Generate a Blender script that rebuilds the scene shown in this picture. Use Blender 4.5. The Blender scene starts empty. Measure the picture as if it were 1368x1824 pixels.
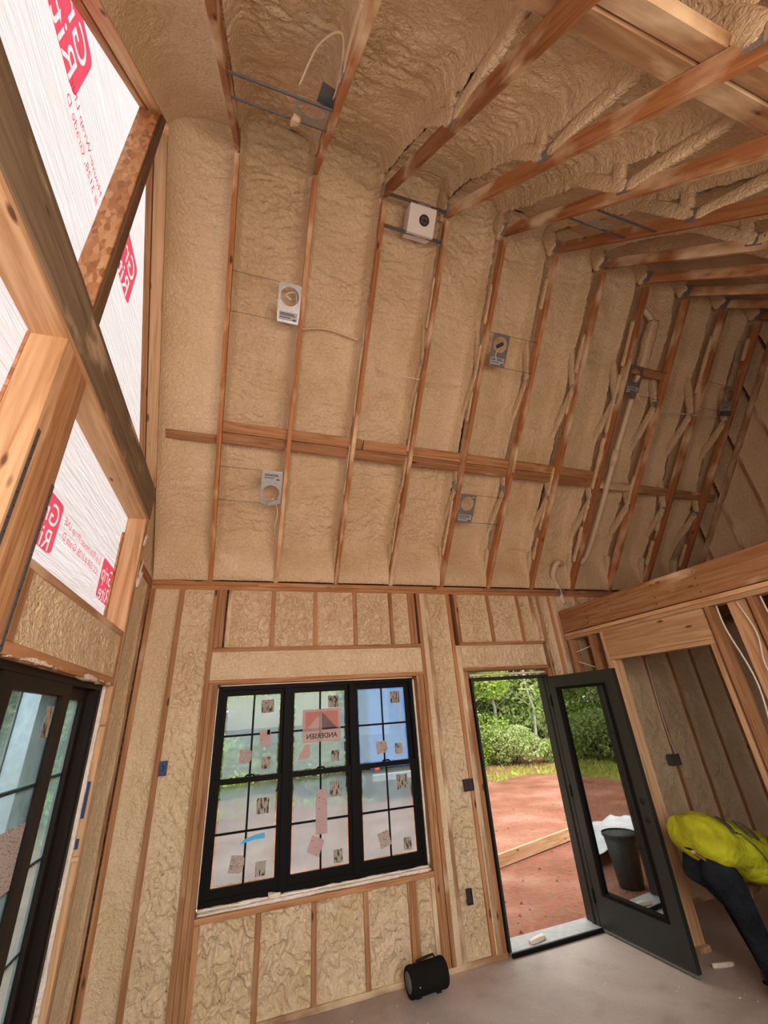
import bpy, bmesh, math, random
import numpy as np
from mathutils import Matrix, Vector

# ------------------------------------------------------------------ camera
sc = bpy.context.scene
COL = sc.collection
F_PX, IMG_W = 737.365, 1368.0
cam_d = bpy.data.cameras.new('camera')
cam = bpy.data.objects.new('camera', cam_d); COL.objects.link(cam)
cam_d.sensor_fit = 'HORIZONTAL'; cam_d.sensor_width = 36.0
cam_d.lens = 36.0 * F_PX / IMG_W
cam_d.clip_start = 0.02; cam_d.clip_end = 300
Rt, Fw, Up = (Vector((0.9496104, -0.30687213, -0.06379336)),
              Vector((0.30359491, 0.84995879, 0.43058122)),
              Vector((-0.07791165, -0.42825175, 0.90029452)))
CAM = Vector((-0.3366, -4.152, 1.9065))
cam.matrix_world = Matrix(((Rt.x, Up.x, -Fw.x, CAM.x), (Rt.y, Up.y, -Fw.y, CAM.y),
                           (Rt.z, Up.z, -Fw.z, CAM.z), (0, 0, 0, 1)))
sc.camera = cam

# ------------------------------------------------------------------ world, lights, exposure
world = bpy.data.worlds.new('overcast_sky'); sc.world = world; world.use_nodes = True
nt = world.node_tree; bg = nt.nodes['Background']
tc = nt.nodes.new('ShaderNodeTexCoord'); sx = nt.nodes.new('ShaderNodeSeparateXYZ')
rp = nt.nodes.new('ShaderNodeValToRGB')
nt.links.new(tc.outputs['Generated'], sx.inputs[0]); nt.links.new(sx.outputs[2], rp.inputs[0])
rp.color_ramp.elements[0].position = 0.0; rp.color_ramp.elements[0].color = (0.80, 0.86, 0.92, 1)
rp.color_ramp.elements[1].position = 1.0; rp.color_ramp.elements[1].color = (0.97, 0.99, 1.0, 1)
nt.links.new(rp.outputs[0], bg.inputs[0]); bg.inputs[1].default_value = 3.9

def area_light(name, loc, target, sx_, sy_, power, col):
    d = bpy.data.lights.new(name, 'AREA'); d.shape = 'RECTANGLE'; d.size = sx_; d.size_y = sy_
    d.energy = power; d.color = col
    o = bpy.data.objects.new(name, d); COL.objects.link(o); o.location = loc
    o.rotation_euler = (Vector(target) - Vector(loc)).to_track_quat('-Z', 'Y').to_euler()
    return o
# added fill lamp, unseen behind the camera, brightening the room from the front wall
area_light('added_front_fill', (0.35, -4.58, 2.30), (-0.1, -0.9, 3.9), 2.4, 1.2, 82, (1.0, 0.87, 0.74))

sun_d = bpy.data.lights.new('hazy_sun', 'SUN'); sun_d.energy = 2.2; sun_d.angle = math.radians(25)
sun_d.color = (1.0, 0.95, 0.86)
sun = bpy.data.objects.new('hazy_sun', sun_d); COL.objects.link(sun)
sun.rotation_euler = Vector((0.35, 0.55, -0.9)).to_track_quat('-Z', 'Y').to_euler()

vs = sc.view_settings
sc.display_settings.display_device = 'sRGB'
vs.view_transform = 'Standard'; vs.look = 'None'; vs.gamma = 1.0; vs.use_curve_mapping = False
vs.exposure = 0.12
sc.cycles.max_bounces = 8; sc.cycles.diffuse_bounces = 4; sc.cycles.glossy_bounces = 3; sc.cycles.transparent_max_bounces = 8

# ------------------------------------------------------------------ helpers
rnd = random.Random(7)
def lin(r, g, b):
    f = lambda c: (c/255/12.92) if c/255 <= .04045 else ((c/255+.055)/1.055)**2.4
    return (f(r), f(g), f(b), 1)

def tag(o, label=None, cat=None, group=None, kind=None):
    if label: o['label'] = label
    if cat: o['category'] = cat
    if group: o['group'] = group
    if kind: o['kind'] = kind
    return o

BASE = {}          # world matrix of every parent
def link(o, parent=None, mw=None):
    COL.objects.link(o)
    mw = mw if mw is not None else Matrix.Identity(4)
    if parent is not None:
        o.parent = parent
        o.matrix_parent_inverse = Matrix.Identity(4)
        o.matrix_basis = BASE[parent.name].inverted() @ mw
    else:
        o.matrix_basis = mw
    BASE[o.name] = mw.copy()
    return o

def empty(name, loc=(0, 0, 0), parent=None, rz=0.0):
    o = bpy.data.objects.new(name, None); o.empty_display_size = 0.1
    return link(o, parent, Matrix.Translation(Vector(loc)) @ Matrix.Rotation(rz, 4, 'Z'))

def mesh(name, verts, faces, mat, parent=None, mw=None, smooth=False):
    me = bpy.data.meshes.new(name); me.from_pydata([tuple(v) for v in verts], [], faces); me.update()
    if mat is not None: me.materials.append(mat)
    if smooth: me.polygons.foreach_set('use_smooth', [True]*len(me.polygons))
    return link(bpy.data.objects.new(name, me), parent, mw)

def prism(L, w, d, c=0.003):
    """chamfered bar along +X, cross-section w (Y) by d (Z), centred"""
    a, b = w/2, d/2; c = min(c, a*.4, b*.4)
    ring = [(-a+c, -b), (a-c, -b), (a, -b+c), (a, b-c), (a-c, b), (-a+c, b), (-a, b-c), (-a, -b+c)]
    v = [(0, y, z) for y, z in ring] + [(L, y, z) for y, z in ring]
    f = [(i, (i+1) % 8, 8+(i+1) % 8, 8+i) for i in range(8)]
    f = [tuple(reversed(q)) for q in f]
    f += [tuple(range(8)), tuple(reversed(range(8, 16)))]
    f = [tuple(reversed(q)) for q in f]
    return v, f

def frame(p0, p1, side):
    """matrix: X along p1-p0, Y close to side"""
    p0, p1 = Vector(p0), Vector(p1); x = (p1-p0).normalized()
    y = Vector(side); y = (y - x*y.dot(x)).normalized(); z = x.cross(y)
    return Matrix(((x.x, y.x, z.x, p0.x), (x.y, y.y, z.y, p0.y), (x.z, y.z, z.z, p0.z), (0, 0, 0, 1)))

def bar(name, p0, p1, w, d, mat, parent=None, side=(1, 0, 0), c=0.003):
    v, f = prism((Vector(p1)-Vector(p0)).length, w, d, c)
    return mesh(name, v, f, mat, parent, frame(p0, p1, side))

def box(name, lo, hi, mat, parent=None, c=0.003):
    """axis-aligned box as a bar along its longest side"""
    lo, hi = Vector(lo), Vector(hi); s = hi-lo; m = (lo+hi)/2
    ax = max(range(3), key=lambda i: s[i])
    p0, p1 = m.copy(), m.copy(); p0[ax] = lo[ax]; p1[ax] = hi[ax]
    oth = [i for i in range(3) if i != ax]
    sd = Vector((0, 0, 0)); sd[oth[0]] = 1
    return bar(name, p0, p1, s[oth[0]], s[oth[1]], mat, parent, sd, c)

class MB:
    """collects boxes and polygons into one mesh"""
    def __init__(s): s.v, s.f = [], []
    def poly(s, vs_, fs):
        n = len(s.v); s.v += [tuple(p) for p in vs_]; s.f += [tuple(i+n for i in q) for q in fs]; return s
    def box(s, lo, hi):
        (a, b, c), (d, e, g) = lo, hi
        return s.poly([(a, b, c), (d, b, c), (d, e, c), (a, e, c), (a, b, g), (d, b, g), (d, e, g), (a, e, g)],
                      [(0, 3, 2, 1), (4, 5, 6, 7), (0, 1, 5, 4), (1, 2, 6, 5), (2, 3, 7, 6), (3, 0, 4, 7)])
    def tube(s, pts, r, n=8, caps=True):
        pts = [Vector(p) for p in pts]; rs = r if isinstance(r, (list, tuple)) else [r]*len(pts)
        rings = []; prev = None
        for i, p in enumerate(pts):
            t = (pts[min(i+1, len(pts)-1)] - pts[max(i-1, 0)]).normalized()
            if prev is None:
                a = Vector((0, 0, 1)) if abs(t.z) < .9 else Vector((1, 0, 0))
                u = t.cross(a).normalized()
            else:
                u = (prev - t*prev.dot(t)).normalized()
            prev = u; w = t.cross(u); ru = rs[i] if isinstance(rs[i], (list, tuple)) else (rs[i], rs[i])
            rings.append([p + u*math.cos(2*math.pi*k/n)*ru[0] + w*math.sin(2*math.pi*k/n)*ru[1] for k in range(n)])
        v = [q for rg in rings for q in rg]; f = []
        for i in range(len(pts)-1):
            for k in range(n):
                f.append((i*n+k, i*n+(k+1) % n, (i+1)*n+(k+1) % n, (i+1)*n+k))
        if caps:
            f.append(tuple(reversed(range(n)))); f.append(tuple((len(pts)-1)*n+k for k in range(n)))
        return s.poly(v, f)
    def build(s, name, mat, parent=None, mw=None, smooth=False):
        return mesh(name, s.v, s.f, mat, parent, mw, smooth)

# vectorised value noise -------------------------------------------------------
_rs = np.random.RandomState(3); _tab = _rs.rand(4096)
def vnoise(x, y, seed=0.0):
    x = x + 37.7*seed + 1000; y = y + 91.3*seed + 1000
    xi = np.floor(x).astype(np.int64); yi = np.floor(y).astype(np.int64)
    fx = x-xi; fy = y-yi; fx = fx*fx*(3-2*fx); fy = fy*fy*(3-2*fy)
    h = lambda a, b: _tab[((a*1619) ^ (b*31337) ^ ((a*b) >> 2)) & 4095]
    return ((h(xi, yi)*(1-fx)+h(xi+1, yi)*fx)*(1-fy) + (h(xi, yi+1)*(1-fx)+h(xi+1, yi+1)*fx)*fy)
def fbm(x, y, seed, octv=3):
    a, t, s = 1.0, 0.0, 0.0
    for k in range(octv):
        t = t + a*vnoise(x*2**k, y*2**k, seed+k*7.1); s += a; a *= .5
    return t/s
def puffy(x, y, seed):
    wx = fbm(x*.6, y*.6, seed+11, 2); wy = fbm(x*.6, y*.6, seed+23, 2)
    n = fbm(x+2.2*wx, y+2.2*wy, seed, 2)
    return np.sqrt(np.abs(2*n-1)+.004)

def grid_mesh(name, P, mat, parent, flip=False):
    """P: (nv,nu,3) array"""
    nv, nu = P.shape[:2]
    idx = np.arange(nv*nu).reshape(nv, nu)
    q = np.stack([idx[:-1, :-1], idx[:-1, 1:], idx[1:, 1:], idx[1:, :-1]], -1).reshape(-1, 4)
    if flip: q = q[:, ::-1]
    me = bpy.data.meshes.new(name)
    me.vertices.add(nv*nu); me.vertices.foreach_set('co', P.reshape(-1).astype(np.float32))
    me.loops.add(q.size); me.loops.foreach_set('vertex_index', q.reshape(-1).astype(np.int32))
    me.polygons.add(len(q)); me.polygons.foreach_set('loop_start', (np.arange(len(q))*4).astype(np.int32))
    me.polygons.foreach_set('loop_total', np.full(len(q), 4, np.int32))
    me.polygons.foreach_set('use_smooth', np.ones(len(q), bool))
    me.update(calc_edges=True); me.materials.append(mat)
    return link(bpy.data.objects.new(name, me), parent)

_seed = [0.0]
def foam_wall(parent, o, u, v, n, lu, lv, amp=.012, res=.0085, base=-.042, sc_=.042, edge=.022):
    """sprayed foam filling a stud bay: corner o, unit vectors u, v in the wall, n into the room"""
    _seed[0] += 1.37; sd = _seed[0]
    nu = max(6, int(lu/res)); nv = max(6, int(lv/res))
    a, b = np.meshgrid(np.linspace(0, lu, nu), np.linspace(0, lv, nv))
    du = np.minimum(a, lu-a); dv = np.minimum(b, lv-b); dd = np.minimum(du, dv)
    patch = .6 + .4*np.clip((fbm(a*2, b*2, sd+5, 2)-.3)*2.4, 0, 1)
    h = base + (fbm(a*5, b*5, sd+2)-.5)*.022 + 3.6*amp*patch*(puffy(a/sc_, b/sc_*.8, sd)-.35)
    h = h + (fbm(a*40, b*40, sd+9, 2)-.5)*.004
    fade = np.clip(dd/.02, 0, 1)
    h = h*fade + (1-fade)*(base*.35) + edge*np.exp(-dd/.018)*fade
    h = np.minimum(h, -.002)
    o, u, v, n = (np.array(k, float) for k in (o, u, v, n))
    P = o + a[..., None]*u + b[..., None]*v + h[..., None]*n
    return grid_mesh('foam_panel', P, M['foam'], parent, flip=bool(np.dot(np.cross(u, v), n) < 0))

def foam_bar(name, p0, p1, w, d, parent, side=(1, 0, 0), amp=.012, mat=None, sd=None, n=12):
    """lumpy foam-coated bar"""
    _seed[0] += .77; sd = _seed[0]
    p0, p1 = Vector(p0), Vector(p1); L = (p1-p0).length; nl = max(4, int(L/.03))
    mt = frame(p0, p1, side); v = []
    n = 16; th = np.linspace(0, 2*np.pi, n, endpoint=False)
    sq = 1/np.maximum(np.abs(np.cos(th+.26)), np.abs(np.sin(th+.26)))**1.0; th = th+.26
    for i in range(nl+1):
        s = L*i/nl
        nn = vnoise(np.full(n, s*9), np.cos(th)*1.3+3, sd) + .6*vnoise(np.full(n, s*28), th*2, sd+3) - .8
        e = 1.0 if 0 < i < nl else .85
        for k in range(n):
            r = sq[k]*e
            v.append((s, (w/2*r+amp*nn[k])*math.cos(th[k]), (d/2*r+amp*nn[k])*math.sin(th[k])))
    f = [(i*n+k, i*n+(k+1) % n, (i+1)*n+(k+1) % n, (i+1)*n+k) for i in range(nl) for k in range(n)]
    f += [tuple(reversed(range(n))), tuple(nl*n+k for k in range(n))]
    return mesh(name, v, f, mat or M['foam'], parent, mt, True)

def text_data(txt, size, bold=0.0, ext=0.0):
    cu = bpy.data.curves.new('lettering', 'FONT'); cu.body = txt; cu.size = size
    cu.align_x = 'CENTER'; cu.align_y = 'CENTER'; cu.offset = bold; cu.extrude = ext; cu.resolution_u = 3
    ob = bpy.data.objects.new('lettering_tmp', cu)
    me = bpy.data.meshes.new_from_object(ob)
    bpy.data.objects.remove(ob); bpy.data.curves.remove(cu)
    return me
def text(name, txt, size, mat, parent, mw, bold=0.0):
    me = text_data(txt, size, bold); me.name = name; me.materials.clear(); me.materials.append(mat)
    return link(bpy.data.objects.new(name, me), parent, mw)

def basis(o, x, y):
    x, y = Vector(x).normalized(), Vector(y).normalized(); z = x.cross(y); o = Vector(o)
    return Matrix(((x.x, y.x, z.x, o.x), (x.y, y.y, z.y, o.y), (x.z, y.z, z.z, o.z), (0, 0, 0, 1)))

# ------------------------------------------------------------------ materials
M = {}
def new_mat(name):
    m = bpy.data.materials.new(name); m.use_nodes = True; n = m.node_tree
    return m, n, n.nodes['Principled BSDF']
def node(n, t, **kw):
    k = n.nodes.new(t)
    for a, b in kw.items(): setattr(k, a, b)
    return k
def ramp(n, cols):
    r = node(n, 'ShaderNodeValToRGB'); e = r.color_ramp.elements
    while len(e) < len(cols): e.new(.5)
    for i, (p, c) in enumerate(cols): e[i].position = p; e[i].color = c
    return r
def mapping(n, scale, rand=True):
    tcn = node(n, 'ShaderNodeTexCoord'); mp = node(n, 'ShaderNodeMapping')
    mp.inputs['Scale'].default_value = scale; n.links.new(tcn.outputs['Object'], mp.inputs[0])
    if rand:
        oi = node(n, 'ShaderNodeObjectInfo'); mu = node(n, 'ShaderNodeMath', operation='MULTIPLY'); mu.inputs[1].default_value = 57.0
        n.links.new(oi.outputs['Random'], mu.inputs[0])
        cb = node(n, 'ShaderNodeCombineXYZ')
        for i in range(3): n.links.new(mu.outputs[0], cb.inputs[i])
        n.links.new(cb.outputs[0], mp.inputs['Location'])
    return mp
def bump(n, bsdf, h, strength=.3, dist=.01):
    b = node(n, 'ShaderNodeBump'); b.inputs['Strength'].default_value = strength; b.inputs['Distance'].default_value = dist
    n.links.new(h, b.inputs['Height']); n.links.new(b.outputs[0], bsdf.inputs['Normal'])

def mix_rgb(n, fac, a, b, mode='MIX'):
    x = node(n, 'ShaderNodeMix', data_type='RGBA', blend_type=mode)
    for sock, val in ((x.inputs[0], fac), (x.inputs[6], a), (x.inputs[7], b)):
        if hasattr(val, 'links'): n.links.new(val, sock)
        else: sock.default_value = val
    return x.outputs[2]

FOAM = (0.74, 0.555, 0.355, 1)
def make_wood(name, dark, mid, light, spray=0.0, rough=.65):
    m, n, b = new_mat(name)
    mp = mapping(n, (1.3, 22, 22)); ns = node(n, 'ShaderNodeTexNoise'); ns.inputs['Scale'].default_value = 1.0
    ns.inputs['Detail'].default_value = 4; ns.inputs['Distortion'].default_value = 1.4
    n.links.new(mp.outputs[0], ns.inputs['Vector'])
    r = ramp(n, [(.30, dark), (.5, mid), (.72, light)]); n.links.new(ns.outputs[0], r.inputs[0])
    # knots
    mk = mapping(n, (3.0, 9, 9)); vk = node(n, 'ShaderNodeTexVoronoi'); vk.inputs['Scale'].default_value = 1.0
    n.links.new(mk.outputs[0], vk.inputs['Vector'])
    rk = ramp(n, [(.06, (1, 1, 1, 1)), (.13, (0, 0, 0, 1))]); n.links.new(vk.outputs['Distance'], rk.inputs[0])
    col = mix_rgb(n, rk.outputs[0], r.outputs[0], (dark[0]*.35, dark[1]*.3, dark[2]*.3, 1))
    # board to board variation
    oi = node(n, 'ShaderNodeObjectInfo'); mr = node(n, 'ShaderNodeMapRange'); mr.inputs[3].default_value = .78; mr.inputs[4].default_value = 1.18
    n.links.new(oi.outputs['Random'], mr.inputs[0])
    hs = node(n, 'ShaderNodeHueSaturation'); n.links.new(mr.outputs[0], hs.inputs['Value']); n.links.new(col, hs.inputs['Color'])
    out = hs.outputs[0]
    if spray > 0:
        m2 = mapping(n, (2.2, 5, 5)); n2 = node(n, 'ShaderNodeTexNoise'); n2.inputs['Scale'].default_value = 1.0; n2.inputs['Detail'].default_value = 5
        n.links.new(m2.outputs[0], n2.inputs['Vector'])
        r2 = ramp(n, [(.66-spray, (0, 0, 0, 1)), (.86-spray, (1, 1, 1, 1))]); n.links.new(n2.outputs[0], r2.inputs[0])
        out = mix_rgb(n, r2.outputs[0], out, FOAM)
    n.links.new(out, b.inputs['Base Color']); b.inputs['Roughness'].default_value = rough
    b.inputs['Specular IOR Level'].default_value = .25
    bump(n, b, ns.outputs[0], .25, .004)
    M[name] = m
make_wood('wood', (.27, .115, .045, 1), (.40, .19, .082, 1), (.50, .27, .13, 1), .02)
make_wood('wood_chord', (.26, .095, .032, 1), (.38, .155, .058, 1), (.46, .21, .088, 1), .17)
make_wood('wood_pale', (.42, .22, .10, 1), (.56, .33, .17, 1), (.66, .42, .24, 1), .0)
make_wood('wood_dusty', (.30, .155, .075, 1), (.40, .22, .115, 1), (.50, .31, .17, 1), .20)
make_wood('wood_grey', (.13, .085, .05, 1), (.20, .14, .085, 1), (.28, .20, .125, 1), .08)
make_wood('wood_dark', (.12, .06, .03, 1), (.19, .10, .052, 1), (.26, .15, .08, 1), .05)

def make_foam(name, col, b1=.5):
    m, n, b = new_mat(name)
    tcn = node(n, 'ShaderNodeTexCoord')
    n1 = node(n, 'ShaderNodeTexNoise'); n1.inputs['Scale'].default_value = 2.2; n1.inputs['Detail'].default_value = 3
    n.links.new(tcn.outputs['Object'], n1.inputs['Vector'])
    r = ramp(n, [(.3, (col[0]*.90, col[1]*.88, col[2]*.80, 1)), (.7, (col[0]*1.06, col[1]*1.07, col[2]*1.12, 1))])
    n.links.new(n1.outputs[0], r.inputs[0]); n.links.new(r.outputs[0], b.inputs['Base Color'])
    n2 = node(n, 'ShaderNodeTexNoise'); n2.inputs['Scale'].default_value = 38; n2.inputs['Detail'].default_value = 4; n2.inputs['Distortion'].default_value = .8
    n.links.new(tcn.outputs['Object'], n2.inputs['Vector'])
    b.inputs['Roughness'].default_value = .45; b.inputs['Specular IOR Level'].default_value = .45
    bump(n, b, n2.outputs[0], b1, .028)
    M[name] = m
make_foam('foam', FOAM, .8)
make_foam('sealant', (.86, .74, .62, 1), .6)

def plain(name, col, rough=.5, metal=0.0, spec=.5, bscale=None, bstr=.2):
    m, n, b = new_mat(name); b.inputs['Base Color'].default_value = col
    b.inputs['Roughness'].default_value = rough; b.inputs['Metallic'].default_value = metal
    b.inputs['Specular IOR Level'].default_value = spec
    if bscale:
        tcn = node(n, 'ShaderNodeTexCoord'); ns = node(n, 'ShaderNodeTexNoise'); ns.inputs['Scale'].default_value = bscale; ns.inputs['Detail'].default_value = 4
        n.links.new(tcn.outputs['Object'], ns.inputs['Vector'])
        hs = node(n, 'ShaderNodeHueSaturation'); mr = node(n, 'ShaderNodeMapRange'); mr.inputs[3].default_value = .7; mr.inputs[4].default_value = 1.25
        n.links.new(ns.outputs[0], mr.inputs[0]); n.links.new(mr.outputs[0], hs.inputs['Value']); hs.inputs['Color'].default_value = col
        n.links.new(hs.outputs[0], b.inputs['Base Color']); bump(n, b, ns.outputs[0], bstr, .01)
    M[name] = m; return m
plain('black_frame', (.007, .006, .0055, 1), .55, 0, .08)
plain('bronze_frame', (.014, .009, .006, 1), .5, 0, .12)
plain('door_paint', (.020, .022, .017, 1), .42, 0, .5)
plain('black_rubber', (.008, .008, .008, 1), .6, 0, .3)
plain('speaker_cloth', (.010, .009, .009, 1), .85, 0, .15, 90, .4)
plain('grey_plastic', (.16, .15, .14, 1), .5)
plain('steel', (.40, .40, .41, 1), .42, .85, .5, 30, .1)
plain('steel_dark', (.16, .16, .17, 1), .45, .8, .5, 30, .1)
plain('chrome', (.75, .75, .76, 1), .15, 1.0)
plain('white_card', (.78, .72, .68, 1), .7)
plain('white_label', (.40, .385, .40, 1), .6)
plain('pvc_white', (.68, .52, .36, 1), .5)
plain('wire_white', (.70, .60, .50, 1), .5)
plain('blue_box', (.012, .04, .13, 1), .45)
plain('dark_box', (.035, .022, .02, 1), .6)
plain('tape_blue', (.05, .42, .70, 1), .6)
plain('orange_sticker', (.95, .28, .015, 1), .5)
plain('ink_dark', (.05, .04, .04, 1), .8)
plain('ink_red', (.62, .05, .05, 1), .7)
plain('ink_black_blue', (.015, .02, .05, 1), .8)
plain('skin', (.20, .095, .055, 1), .55, 0, .35, 25, .1)
plain('hair', (.02, .013, .01, 1), .7)
plain('boot', (.12, .08, .05, 1), .7, 0, .3, 30, .3)
plain('bark', (.16, .13, .10, 1), .9, 0, .1, 14, .6)
plain('bark_birch', (.50, .47, .42, 1), .9, 0, .1, 9, .4)
plain('truck_blue', (.05, .17, .42, 1), .35)
plain('truck_white', (.8, .82, .85, 1), .4)
plain('bin_grey', (.05, .055, .05, 1), .6)
plain('sheet_white', (.75, .74, .74, 1), .6, 0, .3, 6, .5)
plain('post_wrap', (.62, .70, .82, 1), .5, 0, .4, 14, .3)
plain('threshold', (.42, .40, .38, 1), .5, .2, .4, 20, .15)

# concrete floor with dust and stains
m, n, b = new_mat('concrete')
tcn = node(n, 'ShaderNodeTexCoord')
n1 = node(n, 'ShaderNodeTexNoise'); n1.inputs['Scale'].default_value = 1.1; n1.inputs['Detail'].default_value = 6; n1.inputs['Distortion'].default_value = .8
n.links.new(tcn.outputs['Object'], n1.inputs['Vector'])
r1 = ramp(n, [(.32, (.33, .25, .21, 1)), (.55, (.47, .38, .33, 1)), (.75, (.60, .49, .42, 1))]); n.links.new(n1.outputs[0], r1.inputs[0])
n2 = node(n, 'ShaderNodeTexNoise'); n2.inputs['Scale'].default_value = 55; n2.inputs['Detail'].default_value = 5
n.links.new(tcn.outputs['Object'], n2.inputs['Vector'])
c1 = mix_rgb(n, .22, r1.outputs[0], n2.outputs[1], 'OVERLAY')
n3 = node(n, 'ShaderNodeTexNoise'); n3.inputs['Scale'].default_value = 3.5; n3.inputs['Detail'].default_value = 3
n.links.new(tcn.outputs['Object'], n3.inputs['Vector'])
r3 = ramp(n, [(.58, (0, 0, 0, 1)), (.72, (.6, .6, .6, 1))]); n.links.new(n3.outputs[0], r3.inputs[0])
c2 = mix_rgb(n, r3.outputs[0], c1, (.36, .26, .20, 1))
n.links.new(c2, b.inputs['Base Color']); b.inputs['Roughness'].default_value = .55; b.inputs['Specular IOR Level'].default_value = .4
bump(n, b, n2.outputs[0], .12, .004); M['concrete'] = m

# red dirt
m, n, b = new_mat('dirt'); tcn = node(n, 'ShaderNodeTexCoord')
n1 = node(n, 'ShaderNodeTexNoise'); n1.inputs['Scale'].default_value = 1.4; n1.inputs['Detail'].default_value = 8
n.links.new(tcn.outputs['Object'], n1.inputs['Vector'])
r1 = ramp(n, [(.3, (.19, .075, .04, 1)), (.55, (.28, .12, .075, 1)), (.75, (.35, .185, .13, 1))]); n.links.new(n1.outputs[0], r1.inputs[0])
n2 = node(n, 'ShaderNodeTexNoise'); n2.inputs['Scale'].default_value = 16; n2.inputs['Detail'].default_value = 6
n.links.new(tcn.outputs['Object'], n2.inputs['Vector'])
n.links.new(mix_rgb(n, .4, r1.outputs[0], n2.outputs[1], 'OVERLAY'), b.inputs['Base Color'])
b.inputs['Roughness'].default_value = .95; b.inputs['Specular IOR Level'].default_value = .1
bump(n, b, n2.outputs[0], .7, .05); M['dirt'] = m

# oriented strand board
m, n, b = new_mat('osb'); mp = mapping(n, (26, 60, 60))
v1 = node(n, 'ShaderNodeTexVoronoi'); v1.inputs['Scale'].default_value = 1.0; v1.inputs['Randomness'].default_value = 1
nz = node(n, 'ShaderNodeTexNoise'); nz.inputs['Scale'].default_value = 3; n.links.new(mp.outputs[0], nz.inputs['Vector'])
mv = node(n, 'ShaderNodeMix', data_type='VECTOR'); mv.inputs[0].default_value = .35
n.links.new(mp.outputs[0], mv.inputs[4]); n.links.new(nz.outputs[1], mv.inputs[5])
n.links.new(mv.outputs[1], v1.inputs['Vector'])
sp = node(n, 'ShaderNodeSeparateColor'); n.links.new(v1.outputs['Color'], sp.inputs[0])
r1 = ramp(n, [(0, (.30, .11, .035, 1)), (.5, (.46, .20, .075, 1)), (1, (.60, .33, .15, 1))]); n.links.new(sp.outputs[0], r1.inputs[0])
n.links.new(r1.outputs[0], b.inputs['Base Color']); b.inputs['Roughness'].default_value = .6
bump(n, b, sp.outputs[0], .2, .004); M['osb'] = m

# translucent house wrap and its print
def wrap_mat(name, col, wr=True, tr=.75):
    m, n, b = new_mat(name); n.nodes.remove(b); out = n.nodes['Material Output']
    d = node(n, 'ShaderNodeBsdfDiffuse'); t = node(n, 'ShaderNodeBsdfTranslucent'); mx = node(n, 'ShaderNodeMixShader')
    d.inputs[0].default_value = col; t.inputs[0].default_value = col; mx.inputs[0].default_value = tr
    n.links.new(d.outputs[0], mx.inputs[1]); n.links.new(t.outputs[0], mx.inputs[2]); n.links.new(mx.outputs[0], out.inputs[0])
    if wr:
        mp = mapping(n, (1, 1.2, 14), False); ns = node(n, 'ShaderNodeTexNoise'); ns.inputs['Scale'].default_value = 2.4; ns.inputs['Detail'].default_value = 6; ns.inputs['Distortion'].default_value = .7
        mp.inputs['Rotation'].default_value = (math.radians(28), 0, 0)
        n.links.new(mp.outputs[0], ns.inputs['Vector'])
        bm = node(n, 'ShaderNodeBump'); bm.inputs['Strength'].default_value = .4; bm.inputs['Distance'].default_value = .02
        n.links.new(ns.outputs[0], bm.inputs['Height'])
        n.links.new(bm.outputs[0], d.inputs['Normal']); n.links.new(bm.outputs[0], t.inputs['Normal'])
    M[name] = m
wrap_mat('house_wrap', (.66, .615, .635, 1))
wrap_mat('wrap_ink', (.95, .13, .20, 1), False, .9)
wrap_mat('wrap_letter', (.88, .80, .84, 1), False)

# glass
def glass_mat(name, refl, tint):
    m, n, b = new_mat(name); n.nodes.remove(b); out = n.nodes['Material Output']
    t = node(n, 'ShaderNodeBsdfTransparent'); g = node(n, 'ShaderNodeBsdfGlossy'); mx = node(n, 'ShaderNodeMixShader')
    t.inputs[0].default_value = tint; g.inputs['Roughness'].default_value = .01; mx.inputs[0].default_value = refl
    n.links.new(t.outputs[0], mx.inputs[1]); n.links.new(g.outputs[0], mx.inputs[2]); n.links.new(mx.outputs[0], out.inputs[0])
    M[name] = m
glass_mat('glass_clear', .012, (.92, .95, .95, 1))
glass_mat('glass_door', .42, (.55, .57, .55, 1))
def film_mat(name, tcol, hcol, fac):
    m, n, b = new_mat(name); n.nodes.remove(b); out = n.nodes['Material Output']
    t = node(n, 'ShaderNodeBsdfTransparent'); h = node(n, 'ShaderNodeBsdfTranslucent'); mx = node(n, 'ShaderNodeMixShader')
    t.inputs[0].default_value = tcol; h.inputs[0].default_value = hcol
    tcn = node(n, 'ShaderNodeTexCoord'); ns = node(n, 'ShaderNodeTexNoise'); ns.inputs['Scale'].default_value = 9; ns.inputs['Detail'].default_value = 5
    n.links.new(tcn.outputs['Object'], ns.inputs['Vector'])
    mr = node(n, 'ShaderNodeMapRange'); mr.inputs[3].default_value = fac-.14; mr.inputs[4].default_value = fac+.14
    n.links.new(ns.outputs[0], mr.inputs[0]); n.links.new(mr.outputs[0], mx.inputs[0])
    n.links.new(t.outputs[0], mx.inputs[1]); n.links.new(h.outputs[0], mx.inputs[2]); n.links.new(mx.outputs[0], out.inputs[0])
    M[name] = m
film_mat('blue_film', (.82, .95, 1.0, 1), (.50, .60, .68, 1), .52)
film_mat('film_slider', (.72, .80, .80, 1), (.50, .60, .62, 1), .22)

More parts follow.
